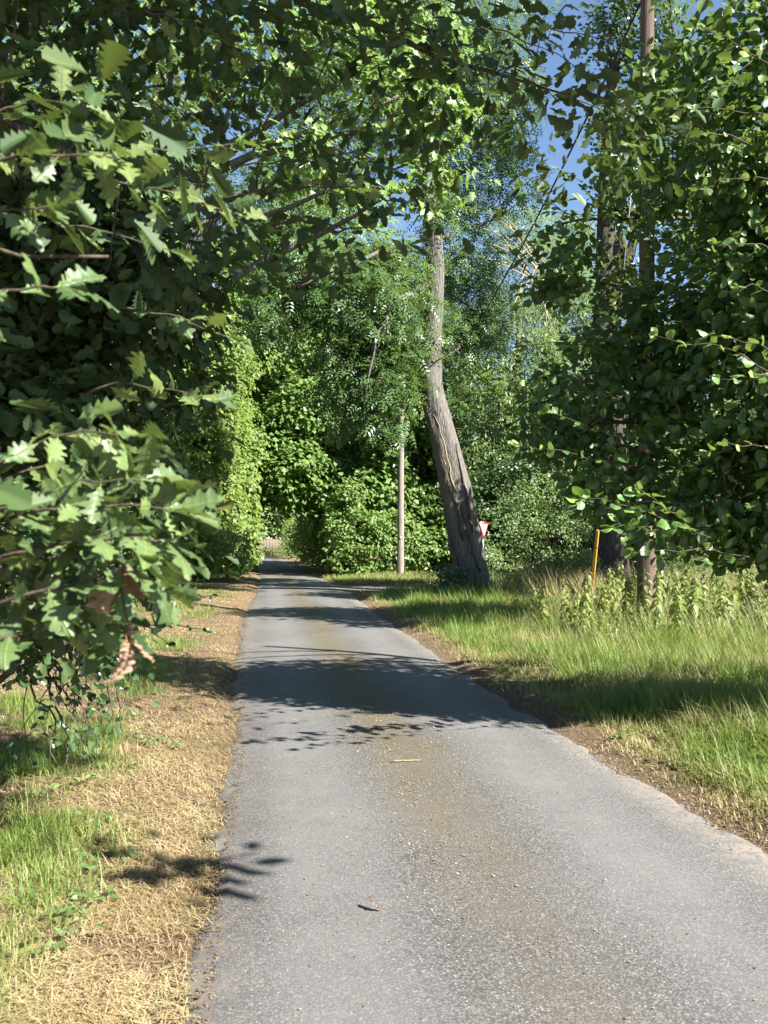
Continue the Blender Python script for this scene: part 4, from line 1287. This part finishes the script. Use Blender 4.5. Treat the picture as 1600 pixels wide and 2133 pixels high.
def grass(name, x, y, h, wd, dry, lean=.35, flat=0.0, zoff=0.0, **props):
    n = len(x)
    z = ground_z(x, y) - .01 + zoff
    yaw = U(0, 2 * np.pi, n)
    tilt = np.abs(rng.normal(0, lean, n)) + flat
    z = z + np.where(tilt > .7, .024 * rng.random(n) + .008, 0)
    ca, sa = np.cos(yaw), np.sin(yaw)
    ct, st_ = np.cos(tilt), np.sin(tilt)
    O = np.zeros(n)
    Mz = np.stack([np.stack([ca, -sa, O], -1), np.stack([sa, ca, O], -1), np.stack([O, O, O + 1], -1)], 1)
    Mx = np.stack([np.stack([O + 1, O, O], -1), np.stack([O, ct, st_], -1), np.stack([O, -st_, ct], -1)], 1)
    M_ = Mz @ Mx
    g = Geo()
    kind = rng.integers(0, len(BLADES), n)
    rn = np.clip(rng.beta(2, 2, n) * .6 + (fbm(np.c_[x, y] * 2.4, 251) - .25) * .8, 0, 1)
    for b in range(len(BLADES)):
        k_ = (kind == b) & (y <= 7)
        g.inst(BLADES[b], np.c_[x, y, z][k_], M_[k_], np.c_[wd, h, h][k_], rnd=rn[k_], dry=dry[k_])
    k_ = y > 7
    g.inst(FARB, np.c_[x, y, z][k_], M_[k_], np.c_[wd, h, h][k_], rnd=rn[k_], dry=dry[k_])
    return put(name, g.mesh(name, M_GRASS), **props)


def logy(a, b, n):
    return np.exp(U(math.log(a), math.log(b), n))


# left verge: straw by the lane, greener clumps away from it
n = 185000
y = logy(2.3, 34, n)
d = rng.uniform(0, 1, n) ** 1.2 * (np.minimum(.32 * y + 1.2, 8))
x = left_edge(y) - .02 + (fbm(np.c_[y * 2.2, y * 0], 21) - .5) * .16 - d
cl = fbm(np.c_[x, y] * 1.25, 201)
cl2 = fbm(np.c_[x, y] * 4.5, 203)
bare = (cl2 < .36) & (d < .9) | (cl2 < .30)
edge_p = np.clip(d / .2, 0, 1)
keep = (~bare | (rng.random(n) < .22)) & (rng.random(n) < .12 + .88 * edge_p ** 1.5)
x, y, d, cl, cl2 = (a[keep] for a in (x, y, d, cl, cl2))
green = np.clip((cl - .435) * 5, 0, 1) * np.clip((d - .38) / .5, 0, 1)
green = np.maximum(green, .75 * np.clip((.62 - np.abs(d - 1.35)) * 2, 0, 1) * (cl2 > .5) * (y < 6))
dry = np.clip((1 - green) + rng.normal(0, .18, len(x)), 0, 1)
h = (.06 + .09 * green + .07 * rng.random(len(x)) * dry) * (.6 + .8 * cl2) * np.clip(.45 + d, .45, 1)
wd = (.0021 + .0006 * y) * (.7 + .6 * rng.random(len(x)))
fl = np.where(dry > .45, rng.uniform(.8, 1.5, len(x)), np.where(rng.random(len(x)) < .3, rng.uniform(.4, 1.0, len(x)), 0))
grass('verge_grass', x, y, h, wd, dry, .45, fl, kind='stuff', label='short dry straw-coloured grass with green clumps beside the lane', category='grass')
n = 19000
y = logy(2.3, 13, n)
d = np.abs(rng.normal(0, .75, n))
x = left_edge(y) + .03 - d
k_ = fbm(np.c_[x, y] * 3.0, 207) > .40
x, y, d = x[k_], y[k_], d[k_]
grass('straw', x, y, U(.05, .16, len(x)), np.full(len(x), .0035), np.clip(rng.normal(.86, .2, len(x)), 0, 1), .12, rng.uniform(1.15, 1.5, len(x)), .012, kind='stuff', label='loose pale straw lying flat along the near lane edge', category='straw')
# right verge: taller and greener
n = 150000
y = logy(3.6, 29.3, n)
xr = right_edge(y)
d = rng.uniform(0, 1, n) ** 1.1 * np.maximum(.60 * y + 1.5 - xr, .8)
x = xr + .04 + (fbm(np.c_[y * 2.0, y * 0], 23) - .5) * .16 + d
tf = rng.random(n) < .6                      # most blades stand in tufts
nt_ = 3200
ty = logy(3.6, 29.3, nt_)
tx = right_edge(ty) + .1 + rng.uniform(0, 1, nt_) ** 1.1 * np.maximum(.60 * ty + 1.5 - right_edge(ty), .8)
pick = rng.integers(0, nt_, n)
tr_ = rng.uniform(.03, .11, nt_) * (1 + ty * .04)
x = np.where(tf, tx[pick] + rng.normal(0, 1, n) * tr_[pick], x)
y = np.where(tf, np.clip(ty[pick] + rng.normal(0, 1, n) * tr_[pick], 3.4, 29.4), y)
th_ = np.where(tf, rng.gamma(6, 1 / 6, nt_)[pick], .75)
d = np.maximum(x - right_edge(y), 0)
cl = fbm(np.c_[x, y] * .9, 211)
cl2 = fbm(np.c_[x, y] * 3.5, 213)
keep = (rng.random(n) < .10 + .9 * np.clip(d / .4, 0, 1) ** 1.4) & ((cl2 > .36) | (rng.random(n) < .5))
x, y, d, cl, cl2, th_ = (a[keep] for a in (x, y, d, cl, cl2, th_))
green = np.clip((d - .12) / .55, 0, 1) * np.clip((cl - .2) * 4.5, .5, 1)
dry = np.clip((1 - green) * .85 + rng.normal(0, .16, len(x)), 0, 1)
h = (.06 + .22 * np.clip(d / 1.4, 0, 1) * (.5 + cl) + .05 * rng.random(len(x))) * (.55 + .9 * cl2) * np.where(y > 11, 1.25, 1.0) * np.where((d < .35), .6, 1) * np.clip(th_, .4, 2.0) * .85
wd = (.0034 + .00062 * y) * (.7 + .6 * rng.random(len(x)))
grass('verge_grass', x, y, h, wd, dry, .5, 0, kind='stuff', label='lush green grass verge below the nettles and the leaning ash', category='grass')
# grass tongue beyond the side road
n = 9000
y, x = U(33.4, 41, n), U(2.75, 11, n)
cl = fbm(np.c_[x, y] * .8, 221)
grass('verge_grass', x, y, .12 + .2 * cl, np.full(n, .028), np.clip(.25 + rng.normal(0, .2, n), 0, 1), .4, 0, kind='stuff', label='bright grass strip between the side road and the hazel bush', category='grass')
# tall dry stems
n = 6500
x, y = U(6.9, 13.5, n), U(17.5, 27, n)
cl = fbm(np.c_[x, y] * .8, 231)
k_ = cl > .45
x, y = x[k_], y[k_]
grass('tall_dry_grass', x, y, U(.5, 1.2, len(x)), np.full(len(x), .019), np.clip(rng.normal(.8, .25, len(x)), 0, 1), .22, 0, kind='stuff', label='tall dry seeding grass stems round the leaning trunk and the yellow guard', category='grass')
n = 420
x, y = s0[0] + rng.normal(0, .16, n), 20.3 + rng.normal(0, .2, n)
grass('tall_dry_grass', x, y, U(.5, 1.15, n), np.full(n, .012), np.clip(rng.normal(1, .1, n), 0, 1), .2, 0, kind='stuff', label='tuft of tall brown grass wrapped round the foot of the yellow guard', category='grass')
n = 2600
x, y = U(3.6, 9, n), U(7, 17, n)
k_ = fbm(np.c_[x, y] * 1.2, 233) > .5
x, y = x[k_], y[k_]
grass('seeding_grass', x, y, U(.25, .6, len(x)), np.full(len(x), .008), np.clip(rng.normal(.55, .3, len(x)), 0, 1), .35, 0, kind='stuff', label='taller seeding grass stems standing above the green verge', category='grass')
n = 2200
x, y = U(5.0, 9.8, n), U(12.0, 17, n)
grass('seeding_grass', x, y, U(.35, .95, n), np.full(n, .011), np.clip(rng.normal(.6, .3, n), 0, 1), .32, 0, kind='stuff', label='pale grass stems tangled through the nettles round the thick pole', category='grass')
# coarse green tufts on the near left verge
n = 1500
tc2 = np.array([(-1.55, 4.2), (-1.35, 4.6), (-1.75, 5.0), (-1.0, 4.05), (-1.2, 3.5), (-1.45, 3.3), (-.9, 4.9), (-1.9, 5.4)])
ix = rng.integers(0, len(tc2), n)
x, y = tc2[ix, 0] + rng.normal(0, .13, n), tc2[ix, 1] + rng.normal(0, .14, n)
grass('grass_tuft', x, y, U(.08, .24, n), np.full(n, .0055), np.clip(rng.normal(.05, .12, n), 0, 1), .5, 0, kind='stuff', label='coarse fresh green tufts standing in the dry near verge', category='grass')

# broad-leaved weeds low in the verges
n = 420
yw = logy(3.5, 26, n)
sd_ = rng.random(n) < .75
xw = np.where(sd_, right_edge(yw) + .3 + rng.uniform(0, 1, n) * (.5 * yw), left_edge(yw) - .4 - rng.uniform(0, 1, n) * (.25 * yw))
cw = np.c_[xw, yw, ground_z(xw, yw) + .05]
p, M_, s_ = sprays(cw, np.tile((0, 0, 1.), (n, 1)), 9, .05, .042, up=.6, flat=.35, jitter=.5)
p[:, 2] = np.maximum(p[:, 2], ground_z(p[:, 0], p[:, 1]) + .01)
g = Geo()
g.inst(ROUND, p, M_, s_, rnd=U(0, 1, len(p)))
put('weeds', g.mesh('weeds', M_HAW), kind='stuff', label='low broad-leaved weeds dotted through the grass of both verges', category='weeds')
# nettles round the pole
def nettle_mesh(seed, hgt_):
    r = np.random.default_rng(seed)
    g = Geo()
    st_ = np.c_[np.cumsum(r.normal(0, .028, 9)), np.cumsum(r.normal(0, .028, 9)), np.linspace(-.05, hgt_, 9)]
    g.tube(st_, np.linspace(.006, .0025, 9), 5, rnd=.3)
    NET = halves([.08, .3, .6, .85], [.24, .30, .20, .08], fold=.2, bend=.45)
    pos, M_, s_ = [], [], []
    nn = int(hgt_ / .062)
    for a in range(2, nn):
        zq = a / nn * hgt_
        c_ = np.array([np.interp(zq, st_[:, 2], st_[:, b]) for b in range(3)])
        ang0 = a * 1.57 + r.normal(0, .25)
        for sg in (0, math.pi):
            an = ang0 + sg
            dd = np.array((math.cos(an), math.sin(an), r.uniform(-.7, .25)))
            nr = np.array((math.cos(an) * .5, math.sin(an) * .5, 1)) + r.normal(0, .25, 3)
            pos.append(c_ + dd * .015)
            M_.append(frames(nr[None], dd[None])[0])
            s_.append(r.uniform(.7, 1.25) * (.155 - .085 * (zq / hgt_) ** 3))
    g.inst(NET, np.array(pos), np.array(M_), np.array(s_), rnd=r.beta(2, 2, len(pos)))
    return g.mesh('nettle_plant', M_NETTLE)


NM = [nettle_mesh(300 + a, hh_) for a, hh_ in enumerate((.85, 1.0, 1.1, 1.2, .7, .95))]
cnt = 0
while cnt < 140:
    x, y = rng.uniform(5.0, 9.8), rng.uniform(12.2, 17.5)
    if vnoise(np.array([[x * 1.3, y * 1.3]]), 77)[0] < rng.uniform(.1, .6) and rng.random() < .75:
        continue
    if (x - PB[0]) ** 2 + (y - PB[1]) ** 2 < .06 or x > .62 * y + .5:
        continue
    put('nettle_plant', NM[rng.integers(len(NM))], None, tuple(gpt(x, y)), (rng.normal(0, .2), rng.normal(0, .2), rng.uniform(0, 6.28)), rng.uniform(.45, 1.2),
        label='leafy stinging nettle in the patch round the foot of the thick brown pole', category='nettle', group='nettles round the pole foot')
    cnt += 1

# litter on the lane and the verge
BIT = (np.array([(-.5, -.35, 0), (.1, -.5, .08), (.55, .1, .0), (.0, .5, .12), (-.45, .25, .02)]), [0, 1, 2, 3, 4], [5], {})


def road_z(x, y):
    t = (x - left_edge(y)) / (right_edge(y) - left_edge(y))
    return np.interp(t, cols, camber)


def scatter(name, x, y, z, s_, label, mat, lo=0, hi=1, tilt=.25, stretch=None, **kw):
    n = len(x)
    yaw = U(0, 6.28, n)
    nr = np.c_[rng.normal(0, tilt, n), rng.normal(0, tilt, n), np.ones(n)]
    M_ = frames(nr, np.c_[np.cos(yaw), np.sin(yaw), np.zeros(n)])
    g = Geo()
    sc = np.c_[s_ * (stretch if stretch is not None else 1), s_, s_]
    g.inst(BIT, np.c_[x, y, z], M_, sc, rnd=U(lo, hi, n))
    return put(name, g.mesh(name, mat), kind='stuff', label=label, category='litter', **kw)


n = 22000
y = np.clip(rng.gamma(4.0, 2.4, n) + 1.8, 2.6, 30)
x = 1.06 + rng.normal(0, .36, n) + (fbm(np.c_[y * .5, y * 0], 241) - .5) * .5
k_ = (x > left_edge(y) + .1) & (x < right_edge(y) - .1) & (fbm(np.c_[x, y] * 2.2, 243) > .43)
x, y = x[k_], y[k_]
scatter('leaf_litter', x, y, road_z(x, y) + .004, rng.gamma(2.0, .0019, len(x)) + .003, 'small yellow and brown leaf crumbs along the middle of the lane', M_LITTER, .25, 1)
n = 1500
y = logy(2.6, 22, n)
x = left_edge(y) + rng.uniform(0, 1, n) * (right_edge(y) - left_edge(y))
scatter('leaf_litter', x, y, road_z(x, y) + .004, rng.gamma(2.5, .0014, n) + .002, 'sparse pale crumbs of leaf scattered over the whole lane', M_LITTER, .1, 1)
n = 15000
y = logy(2.4, 30, n)
x = left_edge(y) + .10 - np.abs(rng.normal(0, .26, n))
scatter('leaf_litter', x, y, np.maximum(ground_z(x, y) + .008, road_z(x, y) + .004), rng.gamma(2.5, .0022, n) + .003, 'brown leaf crumbs and straw along the dry lane edge', M_LITTER, 0, .55, .5, rng.uniform(.3, 1.2, n))
n = 5000
y = logy(4, 30, n)
x = right_edge(y) - .02 + np.abs(rng.normal(0, .16, n))
scatter('leaf_litter', x, y, np.maximum(ground_z(x, y) + .008, road_z(x, y) + .004), rng.gamma(2.5, .0022, n) + .003, 'brown crumbs and straw between the lane and the green verge', M_LITTER, 0, .55, .5, rng.uniform(.3, 1.2, n))
# loose grit on the right edge
M_GRIT = plain_mat('road_grit', (.13, .122, .115), .9, .2, var=.5, scale=40)
n = 3600
y = logy(4, 24, n)
x = right_edge(y) - .02 + rng.normal(0, .13, n)
PEB = (np.array([(-.5, -.4, 0), (.5, -.4, 0), (.4, .5, 0), (-.45, .4, 0), (0, .05, .55)]), [0, 1, 4, 1, 2, 4, 2, 3, 4, 3, 0, 4], [3, 3, 3, 3], {})
yaw = U(0, 6.28, n)
g = Geo()
g.inst(PEB, np.c_[x, y, np.maximum(ground_z(x, y), road_z(x, y)) - .001], frames(np.tile((0, 0, 1.), (n, 1)), np.c_[np.cos(yaw), np.sin(yaw), np.zeros(n)]), rng.gamma(3, .003, n) + .003)
put('gravel', g.mesh('gravel', M_GRIT), kind='stuff', label='fine loose grit along the lane edge by the green verge', category='gravel')
# single fallen leaves and sticks that stand out
for (px, py, s_, nm_, lab_) in ((795, 1905, .075, 'fallen_leaf', 'curled dark brown leaf lying alone on the near asphalt'), (972, 1803, .03, 'fallen_leaf', 'small dark leaf scrap on the asphalt past the curled leaf')):
    Yq = CAM_H * F_PX / (py - 1130)
    q_ = P(px, py, Yq)
    put(nm_, DEADM[1], None, (q_[0], q_[1], .034), (.25, .1, 1.2), s_, label=lab_, category='leaf')
for (px, py, L_, yaw_, lab_) in ((845, 1597, .22, .05, 'straw-pale stick lying across the mossy strip of the lane'), (430, 1908, .06, -.6, 'short dark stick at the dry lane edge'), (350, 1890, .10, .1, 'pale bark chip on the dry verge edge')):
    Yq = CAM_H * F_PX / (py - 1130)
    q_ = P(px, py, Yq)
    g = Geo()
    e_ = np.array((math.cos(yaw_), math.sin(yaw_), 0)) * L_ / 2
    g.tube(wander(np.array((0, 0, 0)) - e_, e_, 6, .02), np.linspace(.006, .004, 6), 6)
    zq = max(float(ground_z(np.array([q_[0]]), np.array([q_[1]]))[0]), float(road_z(np.array([q_[0]]), np.array([q_[1]]))[0]) if q_[0] > left_edge(q_[1]) else -1)
    put('stick', g.mesh('stick', M_TWIG if 'dark' in lab_ else M_PALETWIG, True), None, (q_[0], q_[1], zq + .008), label=lab_, category='stick')
print('triangles', TRIS[0])
